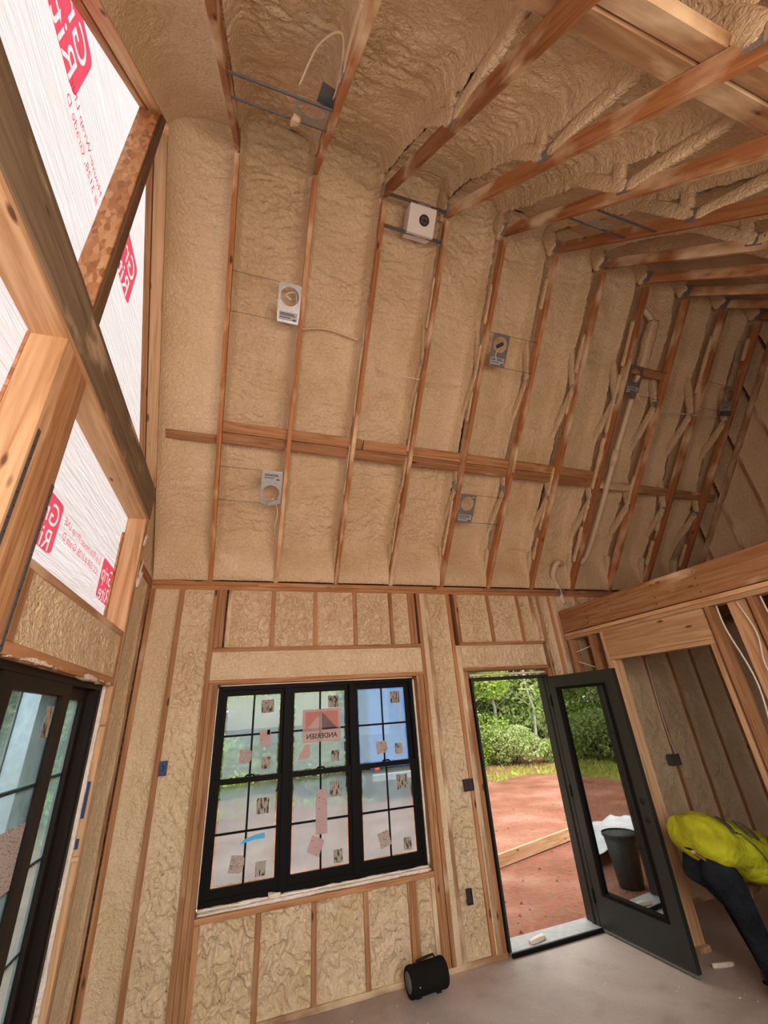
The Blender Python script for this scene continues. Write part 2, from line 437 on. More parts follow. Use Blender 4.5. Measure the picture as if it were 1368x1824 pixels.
# printed paper stickers
def sticker_mat(name, col, ink, sx_, sy_, thr):
    m, n, b = new_mat(name); n.nodes.remove(b); out = n.nodes['Material Output']
    mp = mapping(n, (sx_, sy_, 1)); ns = node(n, 'ShaderNodeTexNoise'); ns.inputs['Scale'].default_value = 1; ns.inputs['Detail'].default_value = 2
    n.links.new(mp.outputs[0], ns.inputs['Vector'])
    r = ramp(n, [(thr, col), (thr+.04, ink)]); n.links.new(ns.outputs[0], r.inputs[0])
    d = node(n, 'ShaderNodeBsdfDiffuse'); t = node(n, 'ShaderNodeBsdfTranslucent'); mx = node(n, 'ShaderNodeMixShader'); mx.inputs[0].default_value = .45
    for k in (d, t): n.links.new(r.outputs[0], k.inputs[0])
    n.links.new(d.outputs[0], mx.inputs[1]); n.links.new(t.outputs[0], mx.inputs[2]); n.links.new(mx.outputs[0], out.inputs[0])
    M[name] = m
sticker_mat('sticker_text', (.66, .53, .47, 1), (.10, .09, .08, 1), 40, 260, .60)
sticker_mat('sticker_block', (.58, .50, .42, 1), (.10, .095, .08, 1), 95, 22, .53)
sticker_mat('sticker_pink', (.70, .50, .47, 1), (.14, .10, .10, 1), 30, 150, .66)

# shirt and jeans
def cloth(name, col, dirt, bs):
    m, n, b = new_mat(name); tcn = node(n, 'ShaderNodeTexCoord')
    ns = node(n, 'ShaderNodeTexNoise'); ns.inputs['Scale'].default_value = 7; ns.inputs['Detail'].default_value = 6
    n.links.new(tcn.outputs['Object'], ns.inputs['Vector'])
    r = ramp(n, [(.35, dirt), (.6, col)]); n.links.new(ns.outputs[0], r.inputs[0]); n.links.new(r.outputs[0], b.inputs['Base Color'])
    n2 = node(n, 'ShaderNodeTexNoise'); n2.inputs['Scale'].default_value = bs; n2.inputs['Detail'].default_value = 3; n2.inputs['Distortion'].default_value = 1.5
    n.links.new(tcn.outputs['Object'], n2.inputs['Vector']); b.inputs['Roughness'].default_value = .9; b.inputs['Specular IOR Level'].default_value = .1
    bump(n, b, n2.outputs[0], .7, .03); M[name] = m
cloth('shirt', (.50, .51, .02, 1), (.30, .27, .015, 1), 9)
cloth('denim', (.018, .022, .028, 1), (.009, .010, .013, 1), 22)

# foliage
def leaf_mat(name, c1, c2):
    m, n, b = new_mat(name); n.nodes.remove(b); out = n.nodes['Material Output']
    tcn = node(n, 'ShaderNodeTexCoord'); ns = node(n, 'ShaderNodeTexNoise'); ns.inputs['Scale'].default_value = 1.7; ns.inputs['Detail'].default_value = 4
    n.links.new(tcn.outputs['Object'], ns.inputs['Vector'])
    r = ramp(n, [(.35, c1), (.65, c2)]); n.links.new(ns.outputs[0], r.inputs[0])
    d = node(n, 'ShaderNodeBsdfDiffuse'); t = node(n, 'ShaderNodeBsdfTranslucent'); mx = node(n, 'ShaderNodeMixShader'); mx.inputs[0].default_value = .4
    for k in (d, t): n.links.new(r.outputs[0], k.inputs[0])
    n.links.new(d.outputs[0], mx.inputs[1]); n.links.new(t.outputs[0], mx.inputs[2]); n.links.new(mx.outputs[0], out.inputs[0])
    M[name] = m
leaf_mat('leaf_a', (.24, .33, .09, 1), (.42, .50, .18, 1))
leaf_mat('leaf_b', (.34, .42, .14, 1), (.54, .60, .27, 1))
leaf_mat('leaf_c', (.27, .42, .07, 1), (.48, .62, .13, 1))
leaf_mat('grass', (.34, .42, .07, 1), (.52, .54, .14, 1))

# ------------------------------------------------------------------ key dimensions (metres)
HP = 3.12                     # top of wall plate
YR, ZR = -2.2732, 5.9206      # ridge line under the chords
SL = 3.6067
T1 = Vector((0, YR/SL, (ZR-HP)/SL)); N1 = Vector((0, T1.z, -T1.y))     # up the near slope, outward
T2 = Vector((0, T1.y, -T1.z)); N2 = Vector((0, -N1.y, N1.z))           # down the far slope
def S1(x, s, d=0.0): return Vector((x, 0, HP)) + T1*s + N1*d
def S2(x, s, d=0.0): return Vector((x, YR, ZR)) + T2*s + N2*d
XL, XP, XR = -1.15, 3.31, 5.72    # left wall face, partition face, far right gable
YF = 2*YR                          # front wall face
X0, SP = -0.6635, 0.6096           # first truss, truss spacing
TX = [X0+SP*k for k in range(11)]

# ================================================================== STRUCTURE
WT = .14
floor = MB().box((XL-.17, YF-.18, -.12), (XR+.17, .165, 0)).build('floor', M['concrete'])
tag(floor, 'bare brownish concrete slab floor with dust and foam crumbs', 'floor', kind='structure')

# ---------------------------------------------------------------- back wall
WX0, WX1, WZ0, WZ1 = -.505, 1.375, .65, 2.195       # window rough opening
DX0, DX1, DZ1 = 1.955, 2.965, 2.215                 # entry door rough opening
mb = MB(); y0, y1 = WT, WT+.013
for a, b_, c, d in ((XL-.15, WX0, 0, HP), (WX1, DX0, 0, HP), (DX1, XR+.15, 0, HP), (WX0, WX1, 0, WZ0), (WX0, WX1, WZ1, HP), (DX0, DX1, DZ1, HP)):
    mb.box((a, y0, c-.1 if c == 0 else c), (b_, y1, d))
wall_back = mb.build('wall_back', M['osb'])
tag(wall_back, 'stud wall with black triple window and open entry door, bays filled with cream foam', 'wall', kind='structure')

def stud(x, z0, z1, mat='wood', parent=None, w=.038, name='stud'):
    j = rnd.uniform(-.0015, .0015)
    return bar(name, (x, WT/2+j, z0), (x, WT/2+j, z1), w, WT, M[mat], parent or wall_back, (1, 0, 0))
def plate(x0, x1, z0, z1, mat='wood', name='plate', yo=0.0):
    return box(name, (x0, yo, z0), (x1, WT, z1), M[mat], wall_back)
PB, PT = .038, 3.040
plate(XL, DX0, 0, PB, 'wood_dusty', 'bottom_plate'); plate(DX1, XR, 0, PB, 'wood_dusty', 'bottom_plate')
plate(XL, 1.10, PT, 3.078, name='top_plate'); plate(1.102, XR, PT, 3.078, name='top_plate')
plate(XL, -.22, 3.080, HP, name='top_plate'); plate(-.218, 2.30, 3.080, HP, name='top_plate'); plate(2.302, XR, 3.080, HP, name='top_plate')
for x in (-1.131, -.887, -.594): stud(x, PB, PT)
for x in (-.555, -.5165): stud(x, PB, 2.20, name='jack_stud')
for x in (-.555, -.5165): stud(x, 2.508, PT, name='cripple_stud')
stud(-.462, 2.508, PT, 'wood_dusty', name='cripple_stud')
for x in (-.062, .347, .755, 1.145): stud(x, 2.508, PT, 'wood', name='cripple_stud')
for x in (1.366, 1.4045): stud(x, 2.508, PT, name='cripple_stud')
plate(-.574, 1.450, 2.470, 2.507, name='header_plate'); plate(-.574, 1.450, 2.196, 2.234, name='header_plate')
plate(-.497, 1.366, .612, .648, name='window_sill_plate')
for x in (-.478, -.055, .355, .765, 1.141, 1.1795, 1.347): stud(x, PB, .611, 'wood_dusty' if x > 1.2 else 'wood', name='cripple_stud')
for x in (1.3865, 1.4255): stud(x, PB, 2.195, name='jack_stud')
stud(1.4695, PB, PT); stud(1.560, PB, PT, 'wood_dusty'); stud(1.832, PB, PT)
stud(1.9275, PB, 2.215, w=.05, name='jack_stud'); stud(1.885, PB, 2.480, 'wood_dusty', name='jack_stud')
plate(1.906, 2.985, 2.478, 2.512, name='header_plate'); plate(1.906, 2.985, 2.216, 2.252, name='header_plate')
for x in (1.925, 2.345, 2.745, 2.940): stud(x, 2.513, PT, 'wood_dusty' if x > 2.8 else 'wood', name='cripple_stud')
stud(2.988, PB, 2.215, w=.042, name='jack_stud'); stud(3.045, PB, PT, 'wood_dusty'); stud(3.205, PB, PT, 'wood'); stud(3.285, PB, PT, 'wood_dusty')
for k in range(6): stud(3.62+.406*k, PB, PT, 'wood')

U, V, NB = (1, 0, 0), (0, 0, 1), (0, -1, 0)
def fw(x0, x1, z0, z1, amp=.014, **kw):
    return foam_wall(wall_back, (x0, 0, z0), U, V, NB, x1-x0, z1-z0, amp, **kw)
fw(-1.113, -.905, PB, PT, .005, res=.016)
fw(-.868, -.612, PB, PT, .021, base=-.05)
for a, b_ in ((-.444, -.080), (-.044, .329), (.365, .737), (.773, 1.127), (1.163, 1.348)): fw(a, b_, 2.507, PT, .025, sc_=.036, base=-.055, res=.007)
fw(-.573, 1.449, 2.234, 2.470, .009, base=-.03)
for a, b_ in ((-.46, -.073), (-.037, .337), (.373, .747), (.783, 1.123), (1.198, 1.329)): fw(a, b_, PB, .612, .027, sc_=.055, base=-.055)
fw(1.488, 1.542, PB, PT, .006, res=.013, base=-.012); fw(1.579, 1.814, PB, PT, .023, base=-.05); fw(1.850, 1.867, PB, 2.48, .004, res=.01, base=-.01)
fw(1.9065, 2.984, 2.252, 2.478, .008)
for a, b_ in ((1.943, 2.327), (2.363, 2.727), (2.763, 2.922), (2.958, 3.027)): fw(a, b_, 2.512, PT, .025, sc_=.036, base=-.055, res=.007)
fw(3.063, 3.187, PB, PT, .016, base=-.045); fw(3.223, 3.267, PB, PT, .005, base=-.01)
for k in range(7):
    a = 3.303 if k == 0 else 3.62+.406*(k-1)+.019; b_ = min(3.62+.406*k-.019, XR)
    fw(a, b_, PB, PT, .012, res=.022)

# ---------------------------------------------------------------- left gable wall
XO = XL-.137
mb = MB(); xa, xb = XO-.012, XO
def zr(y): return (HP - y*T1.z/abs(T1.y)) if y > YR else (HP-(YF-y)*T1.z/abs(T1.y))
def gpiece(y0_, y1_, z0_, z1_): mb.box((xa, y0_, z0_), (xb, y1_, z1_))
gpiece(-.66, .15, -.1, 3.05); gpiece(YF-.15, -2.66, -.1, 2.2); gpiece(-2.66, -.66, 2.2, 2.54); gpiece(YF-.15, -2.66, 2.2, 2.54)
gpiece(-.66, .15, 3.05, 3.12)
gpiece(-.66, -.15, 3.12, 3.31); gpiece(YF-.15, -4.0, 2.54, 3.3); gpiece(-2.53, -2.25, 2.54, 3.45)
gpiece(YF+.4, -.35, 3.46, 3.76)
wall_left = mb.build('wall_left', M['osb'])
tag(wall_left, 'gable wall with glowing white-wrapped openings above a dark sliding door', 'wall', kind='structure')
def lw(name, y0_, y1_, z0_, z1_, mat='wood', x1=XL, x0=XO): return box(name, (x0, y0_, z0_), (x1, y1_, z1_), M[mat], wall_left)
lw('bottom_plate', -.62, 0, 0, PB, 'wood_dusty')
lw('jack_stud', -.640, -.602, PB, 3.44, 'wood_pale'); lw('stud', -.600, -.562, PB, 3.44, 'wood_dusty'); lw('corner_stud', -.150, -.040, PB, 3.04, 'wood_dusty', XL-.004)
lw('top_plate', -.562, 0, 3.04, HP, 'wood')
lw('window_sill_plate', -2.25, -.640, 2.502, 2.540, 'wood_dusty'); lw('window_sill_plate', -4.0, -2.53, 2.502, 2.540, 'wood_dusty')
lw('door_header_plate', -2.66, -.640, 2.176, 2.226, 'wood'); lw('cripple_stud', -.678, -.641, 2.226, 2.502, 'wood'); lw('cripple_stud', -2.25, -2.19, 2.226, 2.502, 'wood')
foam_wall(wall_left, (XL, -2.19, 2.226), (0, 1, 0), V, (1, 0, 0), 1.512, .276, .005, res=.014, base=-.022)
foam_wall(wall_left, (XL, -3.9, 2.226), (0, 1, 0), V, (1, 0, 0), 1.37, .276, .005, res=.02, base=-.022)
foam_wall(wall_left, (XL, -.562, PB), (0, 1, 0), V, (1, 0, 0), .412, 3.0, .004, res=.014, base=-.02)
# horizontal header between lower and upper openings, sprayed with foam
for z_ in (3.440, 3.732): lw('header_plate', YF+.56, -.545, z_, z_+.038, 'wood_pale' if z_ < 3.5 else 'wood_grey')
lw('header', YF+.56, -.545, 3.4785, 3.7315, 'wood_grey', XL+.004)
foam_wall(wall_left, (XL-.004, -.60, 3.10), (0, 1, 0), V, (1, 0, 0), .62, .80, .004, res=.016, base=-.014)
# triangle of foam between the jack stud and the rake
lw('blocking', -.56, -.32, 3.12, 3.40, 'wood_dusty', XL-.05)
# centre posts
for i, (a, b_, mt) in enumerate(((-2.530, -2.455, 'wood_pale'), (-2.452, -2.330, 'wood'), (-2.327, -2.250, 'wood'))):
    lw('king_post', a, b_, 2.176, 3.440, mt, XL-.001*i)
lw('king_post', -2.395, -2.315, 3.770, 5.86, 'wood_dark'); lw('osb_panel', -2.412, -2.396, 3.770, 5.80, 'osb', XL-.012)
for y_, z1_ in ((-2.500, 2.98), (-2.268, 2.86)):
    o = box('metal_strap', (XL-.0005, y_-.012, 2.18), (XL+.002, y_+.012, z1_), M['steel_dark'], wall_left, .0005)
    for k in range(int((z1_-2.2)/.05)):
        mbh = MB(); mbh.tube([(XL+.002, y_+(.005 if k % 2 else -.005), 2.2+.05*k), (XL+.0032, y_+(.005 if k % 2 else -.005), 2.2+.05*k)], .003, 6)
        mbh.build('nail_head', M['black_rubber'], o)
# rake jambs along both slopes
for P, s0, s1 in ((S1, .86, 3.55), (S2, .02, 2.75)):
    n_ = N1 if P is S1 else N2
    bar('rake_jamb', P((XL+XO)/2+.025, s0, .019), P((XL+XO)/2+.025, s1, .019), XL-XO-.05, .038, M['wood_pale'], wall_left, (1, 0, 0))
    bar('rake_trim', P(XO+.022, s0, .016), P(XO+.022, s1, .016), .044, .045, M['wood'], wall_left, (1, 0, 0))
# house wrap sheet outside the studs
zz = np.linspace(2.45, 6.18, 90); aa = np.linspace(0, 1, 90)
hw = (ZR-zz)/(T1.z/abs(T1.y)); hw = np.minimum(hw+.28, 2.32)
Yg = (YR-hw)[:, None] + aa[None, :]*(2*hw)[:, None]; Zg = np.repeat(zz[:, None], 90, 1)
wv = .010*(fbm(Yg*2+Zg*1.6, Zg*6-Yg*4.5, 4.2)-.5) + .006*(fbm(Yg*1.3, Zg*14, 8.8)-.5)
lap = np.where(Zg < 2.825, -.004, 0)
wrap = grid_mesh('house_wrap', np.stack([np.full_like(Yg, XO-.018)-np.abs(wv)+lap, Yg, Zg], -1), M['house_wrap'], wall_left)
tag(wrap, 'backlit white house wrap printed with red mirrored lettering')
XW = XO-.0105
def logo_mesh():
    """unit plate 1.2 x 1 with the two words cut out of it"""
    cu = bpy.data.curves.new('lettering', 'FONT'); cu.body = 'Grip\nRite'; cu.size = .56; cu.align_x = 'CENTER'; cu.space_line = .82; cu.offset = .012
    ob = bpy.data.objects.new('lettering_tmp', cu); COL.objects.link(ob)
    c2 = ob.to_curve(bpy.context.evaluated_depsgraph_get()).copy()
    ob.to_curve_clear(); c1 = c2; c2 = bpy.data.curves.new('logo', 'CURVE'); c2.dimensions = '2D'; c2.fill_mode = 'BOTH'; c2.resolution_u = 4
    for q in c1.splines:
        ns = c2.splines.new('BEZIER'); ns.bezier_points.add(len(q.bezier_points)-1); ns.use_cyclic_u = True
        for p, r0 in zip(ns.bezier_points, q.bezier_points):
            p.handle_left_type = p.handle_right_type = 'FREE'; p.co = r0.co; p.handle_left = r0.handle_left; p.handle_right = r0.handle_right
    sp = c2.splines.new('POLY'); pts = []
    for cx, cy, a0 in ((.48, -.36, -90), (.48, .36, 0), (-.48, .36, 90), (-.48, -.36, 180)):
        for k in range(5):
            a = math.radians(a0+k*22.5); pts.append((cx+.11*math.cos(a), cy+.11*math.sin(a)))
    sp.points.add(len(pts)-1)
    for p, (x, y) in zip(sp.points, pts): p.co = (x, y+.03, 0, 1)
    sp.use_cyclic_u = True
    o2 = bpy.data.objects.new('tmp2', c2); me = bpy.data.meshes.new_from_object(o2)
    bpy.data.objects.remove(ob); bpy.data.objects.remove(o2)
    me.name = 'red_logo'; me.materials.clear(); me.materials.append(M['wrap_ink']); return me
LOGO = logo_mesh()
def wrap_logo(yr, zb, w, h):
    o = bpy.data.objects.new('red_logo', LOGO)
    link(o, wrap, basis((XW, yr-w/2, zb+h/2), (0, -1, 0), (0, 0, 1)) @ Matrix.Diagonal((w/1.18, h/.94, 1, 1)))
for yr in (-.60, -1.735, -2.87): wrap_logo(yr, 2.72, .33, .275)
for yr in (-1.70, -2.86, -4.0):
    if yr > -3.8: wrap_logo(yr, 4.62, .46, .38)
for yc in (-1.33, -2.95):
    text('print_line', 'Grip-Rite House-Wrap LNE', .062, M['wrap_ink'], wrap, basis((XW, yc, 2.945), (0, -1, 0), (0, 0, 1)))
    text('print_line', 'ICC ESR # 3128, Grade D', .062, M['wrap_ink'], wrap, basis((XW, yc, 2.868), (0, -1, 0), (0, 0, 1)))
text('print_line', 'Grip-Rite House-Wrap LNE', .07, M['wrap_ink'], wrap, basis((XW, -2.53-.0, 4.66), (0, -1, 0), (0, 0, 1)))
text('print_line', 'ICC ESR # 3128, Grade D', .07, M['wrap_ink'], wrap, basis((XW, -2.53, 4.57), (0, -1, 0), (0, 0, 1)))

# ---------------------------------------------------------------- partition wall
PW = .12
wall_partition = empty('wall_partition', (XP, 0, 0))
tag(wall_partition, 'open stud partition carrying a long timber beam, with a framed doorway', 'wall', kind='structure')
def pw(name, y0_, y1_, z0_, z1_, mat='wood', x0=XP, x1=XP+PW): return box(name, (x0, y0_, z0_), (x1, y1_, z1_), M[mat], wall_partition)
pw('beam', YF+.02, -.002, 2.590, 2.852, 'wood', XP-.008, XP+.034); pw('beam', YF+.02, -.002, 2.590, 2.852, 'wood', XP+.036, XP+.078)
pw('top_plate', YF+.02, -.002, 2.546, 2.583, 'wood_pale', XP-.004); pw('top_plate', YF+.02, -.002, 2.508, 2.544, 'wood_pale')
pw('bottom_plate', -.64, -.004, 0, .038, 'wood_dusty'); pw('bottom_plate', YF+.02, -1.625, 0, .038, 'wood_dusty')
for y_, w_ in ((-.045, .038), (-.372, .04)): pw('stud', y_-w_/2, y_+w_/2, .038, 2.507, 'wood')
pw('king_stud', -.562, -.524, .038, 2.507, 'wood_pale'); pw('jack_stud', -.602, -.564, .038, 2.220, 'wood_pale')
pw('header', -1.666, -.564, 2.258, 2.506, 'wood_pale', XP+.002); pw('header_plate', -1.666, -.564, 2.221, 2.257, 'wood_pale')
pw('jack_stud', -1.664, -1.628, .038, 2.220, 'wood_pale'); pw('king_stud', -1.722, -1.686, .038, 2.507, 'wood')
pw('wide_stud', -1.985, -1.845, .038, 2.507, 'wood_pale', XP+.05, XP+.088)
for y_ in (-2.045, -2.40, -2.80, -3.2, -3.6, -4.0, -4.4): pw('stud', y_-.019, y_+.019, .038, 2.507, 'wood')
pw('blocking', -2.38, -2.065, 2.20, 2.24, 'wood_pale')

for y_ in (-.42, -.78, -1.30, -1.72):
    for j in range(4):
        z_ = 2.63+.06*j; MB().tube([(XP-.009, y_+rnd.uniform(-.012, .012), z_), (XP-.0105, y_, z_)], .005, 6).build('nail_head', M['dark_box'], wall_partition)

# loft floor over the side room
loft = MB().box((XP+.08, YF, 2.853), (XR, 0, 2.872)).build('ceiling_side_room', M['osb'])
tag(loft, 'board deck and joists over the dark side room', 'ceiling', kind='structure')
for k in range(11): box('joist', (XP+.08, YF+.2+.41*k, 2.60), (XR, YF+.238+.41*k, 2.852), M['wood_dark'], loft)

# ---------------------------------------------------------------- far gable wall on the right
mb = MB()
pts = [(0.5, -.1), (0.5, HP+.05), (YR, ZR+.75), (YF-.5, HP+.05), (YF-.5, -.1)]
mb.poly([(XR+.14, y, z) for y, z in pts]+[(XR+.155, y, z) for y, z in pts],
        [(0, 1, 2, 3, 4), (9, 8, 7, 6, 5)]+[(i, 5+i, 5+(i+1) % 5, (i+1) % 5) for i in range(5)])
wall_right = mb.build('wall_right', M['osb']); tag(wall_right, 'far gable wall of cream foam bays between studs', 'wall', kind='structure')
ys = [-.02-.406*k for k in range(12)]
for k, y_ in enumerate(ys):
    box('stud', (XR, y_-.019, .0), (XR+.14, y_+.019, zr(y_)+.05), M['wood_dusty'], wall_right)
    if k < 11:
        y0_, y1_ = y_-.019, ys[k+1]+.019
        for zlo, hi in ((.04, None), (2.9, 1)):
            nv_ = 60 if hi else 50
            tt_ = np.linspace(0, 1, nv_)[:, None]; aa_ = np.linspace(y0_, y1_, 16)[None, :]
            zt = np.array([zr(q) for q in aa_[0]])[None, :]+.5 if hi else np.full((1, 16), 2.85)
            zt = np.maximum(zt, zlo+.1); Zq = zlo+(zt-zlo)*tt_; Yq = np.repeat(aa_, nv_, 0)
            dq = np.minimum(Yq-y1_, y0_-Yq)
            Hq = -.03+.02*np.exp(-dq/.02)+.012*(puffy(Yq/.09, Zq/.07, 5.5+k)-.4)
            grid_mesh('foam_panel', np.stack([XR-Hq, Yq, Zq], -1), M['foam'], wall_right)
for P, e in ((S1, 3.55), (S2, 3.5)): bar('rake_plate', P(XR+.03, .1, .02), P(XR+.03, e, .02), .09, .06, M['wood_dusty'], wall_right)

# ---------------------------------------------------------------- front wall behind the camera, with a wide opening added for light
mb = MB(); ya, yb = YF-.15, YF-.02
for a, b_, c, d in ((XL-.15, -.9, -.1, HP), (2.7, XR+.15, -.1, HP), (-.9, 2.7, -.1, 1.0), (-.9, 2.7, 2.95, HP)): mb.box((a, ya, c), (b_, yb, d))
wall_front = mb.build('wall_front', M['foam']); tag(wall_front, 'foam covered front wall with a wide unseen opening added for light', 'wall', kind='structure')

# ---------------------------------------------------------------- roof: deck, foam between trusses
def slab(P, s0, s1, d0, d1, x0, x1, mbx):
    v = [P(x, s, d) for x in (x0, x1) for s in (s0, s1) for d in (d0, d1)]
    mbx.poly(v, [(0, 1, 3, 2), (4, 6, 7, 5), (0, 4, 5, 1), (2, 3, 7, 6), (0, 2, 6, 4), (1, 5, 7, 3)])
mb = MB(); slab(S1, -.75, SL+.62, .46, .50, XL-.16, XR+.16, mb); slab(S2, -.62, SL+.4, .46, .50, XL-.16, XR+.16, mb)
mb.box((XL-.15, .15, HP-.02), (XR+.15, .62, HP+.02)); mb.box((XL-.15, YF-.6, HP-.02), (XR+.15, YF-.15, HP+.02))
mb.box((XL-.15, .6, 2.95), (XR+.15, .62, 3.2))
ceiling = mb.build('ceiling', M['osb']); tag(ceiling, 'steep vaulted ceiling of sprayed cream foam between roof trusses', 'ceiling', kind='structure')

DEPTH = .335
def foam_roof(x0, x1, P, L, res, seed, first=False, last=False, rough=1.0):
    lu = x1-x0; nu = max(8, int(lu/res)); s_end = L
    s_a = 0.0
    # follow the deck past the ridge so that the two slopes close
    ext = DEPTH*T1.z/abs(T1.y)*.99
    if P is S1: s0, s1 = .0, L+ext*1.03
    else: s0, s1 = -ext*1.03, L
    nv = int((s1-s0)/res)
    a, s = np.meshgrid(np.linspace(0, lu, nu), np.linspace(s0, s1, nv))
    big = (fbm(a*2.2, s*1.7, seed, 3)-.5)
    patch = np.clip((fbm(a*1.6, s*1.9, seed+4, 2)-.38)*4, 0, 1)
    h = big*.085 + rough*(.007+.024*patch)*(puffy(a/.075, s/.042, seed+1)-.35) + rough*.022*(puffy(a/.26, s/.11, seed+8)-.4)
    h = h + (fbm(a*45, s*45, seed+12, 2)-.5)*.003
    # lap seams of the spray passes
    seam = np.abs(((s+.22*fbm(a*3, s*.7, seed+17)) / .83) % 1.0 - .5)
    h = h - .014*np.exp(-(seam/.022)**2)*(.3+patch)
    # foam climbing over the upper chords at the trusses
    tw = .030 + .02*vnoise(s*2.3, s*0+3, seed+2)
    if not first: h = h + (.085+.03*vnoise(s*3, s*0, seed))*np.exp(-(a/tw)**2) + .03*np.exp(-a/.06)
    if not last: h = h + (.085+.03*vnoise(s*3, s*0+9, seed))*np.exp(-((lu-a)/tw)**2) + .03*np.exp(-(lu-a)/.06)
    d = DEPTH - h
    sl = s if P is S1 else (L-s)
    e = np.clip(sl/.42, 0, 1); e = e*e*(3-2*e); d = d*(.12+.88*e)
    if first:
        t = np.clip(a/.26, 0, 1); d = d*np.sqrt(np.clip(1-(1-t)**2, 0, 1)) - .002
        d = d*.55 + .0
    d = np.maximum(d, .004)
    p = np.array([list(P(0, 0, 0))]); tv = np.array(T1 if P is S1 else T2); nvv = np.array(N1 if P is S1 else N2)
    Q = p[0] + a[..., None]*np.array([1, 0, 0]) + s[..., None]*tv + d[..., None]*nvv
    Q[..., 0] += x0
    return grid_mesh('foam_panel', Q, M['foam'], ceiling, flip=(P is S1))
edges = [XL+.002] + TX + [XR]
for i in range(len(edges)-1):
    r_ = .0115 if i < 5 else (.018 if i < 8 else .026)
    rg = 1.2 if i < 5 else .75
    foam_roof(edges[i], edges[i+1], S1, SL, r_, 3.1*i+1, first=(i == 0), last=False, rough=rg)
    foam_roof(edges[i], edges[i+1], S2, SL, r_*1.2, 3.1*i+41, first=(i == 0), last=False, rough=rg)

# ================================================================== ROOF TRUSSES
def plate_mesh():
    mbx = MB(); mbx.box((-.06, -.0008, -.042), (.06, .0008, .042))
    for i in range(6):
        for j in range(8): mbx.box((-.054+.0155*j, -.0028, -.036+.0135*i), (-.047+.0155*j, -.0008, -.033+.0135*i))
    me = bpy.data.meshes.new('gusset_plate'); me.from_pydata(mbx.v, [], mbx.f); me.update(); me.materials.append(M['steel']); return me
GP = plate_mesh()
ordn = ['first', 'second', 'third', 'fourth', 'fifth', 'sixth', 'seventh', 'eighth', 'ninth', 'tenth', 'eleventh']
for k, x in enumerate(TX):
    t = empty('roof_truss', (x, 0, HP))
    tag(t, f'{ordn[k]} timber roof truss counting from the left gable, foam-dusted chord', 'roof truss', 'roof trusses')
    yv = (1, 0, 0); m_ = M['wood_chord']; jx = rnd.uniform(-.004, .004)
    bar('bottom_chord', S1(x+jx, 0.0, .0445), S1(x, SL-.03, .0445), .038, .089, m_, t, yv)
    bar('bottom_chord', S2(x, -.035, .0445), S2(x+jx, SL, .0445), .038, .089, m_, t, yv)
    # foam clinging to the sides of the chords, the webs behind it
    if k >= 1:
        for P, nodes in ((S1, ((2.37, 1.70), (2.37, 2.95), (1.15, .45), (1.15, 1.62))), (S2, ((1.50, .62), (1.50, 2.45), (1.42, 1.30), (2.74, 2.30), (2.74, 3.3)))):
            for a, b_ in nodes:
                foam_bar('web', P(x, a, .07), P(x, b_, DEPTH), .046, .092, t, yv, .007)
        for P, a, sg in ((S1, 2.37, 1), (S1, 1.15, 1), (S2, 1.50, -1), (S2, 2.74, -1)):
            tt, nn_ = (T1, N1) if P is S1 else (T2, N2)
            o = bpy.data.objects.new('gusset_plate', GP); link(o, t, basis(P(x-.0205, a, .075), tt, Vector((1, 0, 0)) if False else nn_.cross(tt)) )
        # ridge plates
        o = bpy.data.objects.new('gusset_plate', GP)
        link(o, t, basis(Vector((x-.0205, YR, ZR+.10)), (0, .55, .83), (-1, 0, 0)) @ Matrix.Scale(1.25, 4))
        if k >= 3:
            foam_bar('ridge_foam', Vector((x+.0, YR+.04, ZR+.09)), Vector((x, YR+.02, ZR+.42)), .07, .15, t, yv, .02)
        # heel
        foam_bar('heel_foam', S1(x-.004, .02, .10), S1(x-.002, .42, .20), .045, .10, t, yv, .012)
    if k >= 2:
        s_ = .35
        while s_ < 3.2:
            l_ = rnd.uniform(.25, .7)
            if rnd.random() < .6: foam_bar('side_foam', S1(x-.012, s_, .082), S1(x-.012, min(s_+l_, 3.4), .086), .030, .05, t, yv, .010)
            s_ += l_+rnd.uniform(.05, .3)
# lettering stamps on chords are knots and dark grade marks
def brace(name, P, x0, x1, s0, s1, d0, d1, mat, label, cat, group):
    tt = T1 if P is S1 else T2
    o = bar(name, P(x0, (s0+s1)/2, (d0+d1)/2), P(x1, (s0+s1)/2, (d0+d1)/2), abs(s1-s0), d1-d0, M[mat], None, tt)
    return tag(o, label, cat, group)
brace('lateral_brace', S1, XL+.02, TX[0]+.02, 1.300, 1.375, .091, .129, 'wood', 'short single brace board between the left gable and the first truss', 'brace', 'ceiling braces')
brace('lateral_brace', S1, TX[0]-.02, TX[2]+.10, 1.415, 1.512, .091, .129, 'wood', 'upper brace board across the three left trusses, below middle light plate', 'brace', 'ceiling braces')
brace('lateral_brace', S1, TX[0]-.02, TX[2]-.02, 1.312, 1.405, .1305, .165, 'wood', 'lower brace board above the bottom left light plate', 'brace', 'ceiling braces')
brace('lateral_brace', S1, TX[2]-.01, TX[7]+.02, 1.312, 1.408, .091, .129, 'wood', 'long lower brace board crossing the middle trusses', 'brace', 'ceiling braces')
brace('lateral_brace', S1, TX[2]+.12, TX[7]+.02, 1.412, 1.508, .091, .129, 'wood', 'long upper brace board crossing the middle trusses', 'brace', 'ceiling braces')
brace('lateral_brace', S1, TX[7]+.025, XR-.02, 1.312, 1.412, .091, .129, 'wood_dusty', 'foam-dusted brace board at the far right trusses', 'brace', 'ceiling braces')
brace('lateral_brace', S2, .10, XR-.05, 2.49, 2.60, .091, .129, 'wood_dusty', 'lower foam-dusted brace on the opposite slope at upper right', 'brace', 'ceiling braces')
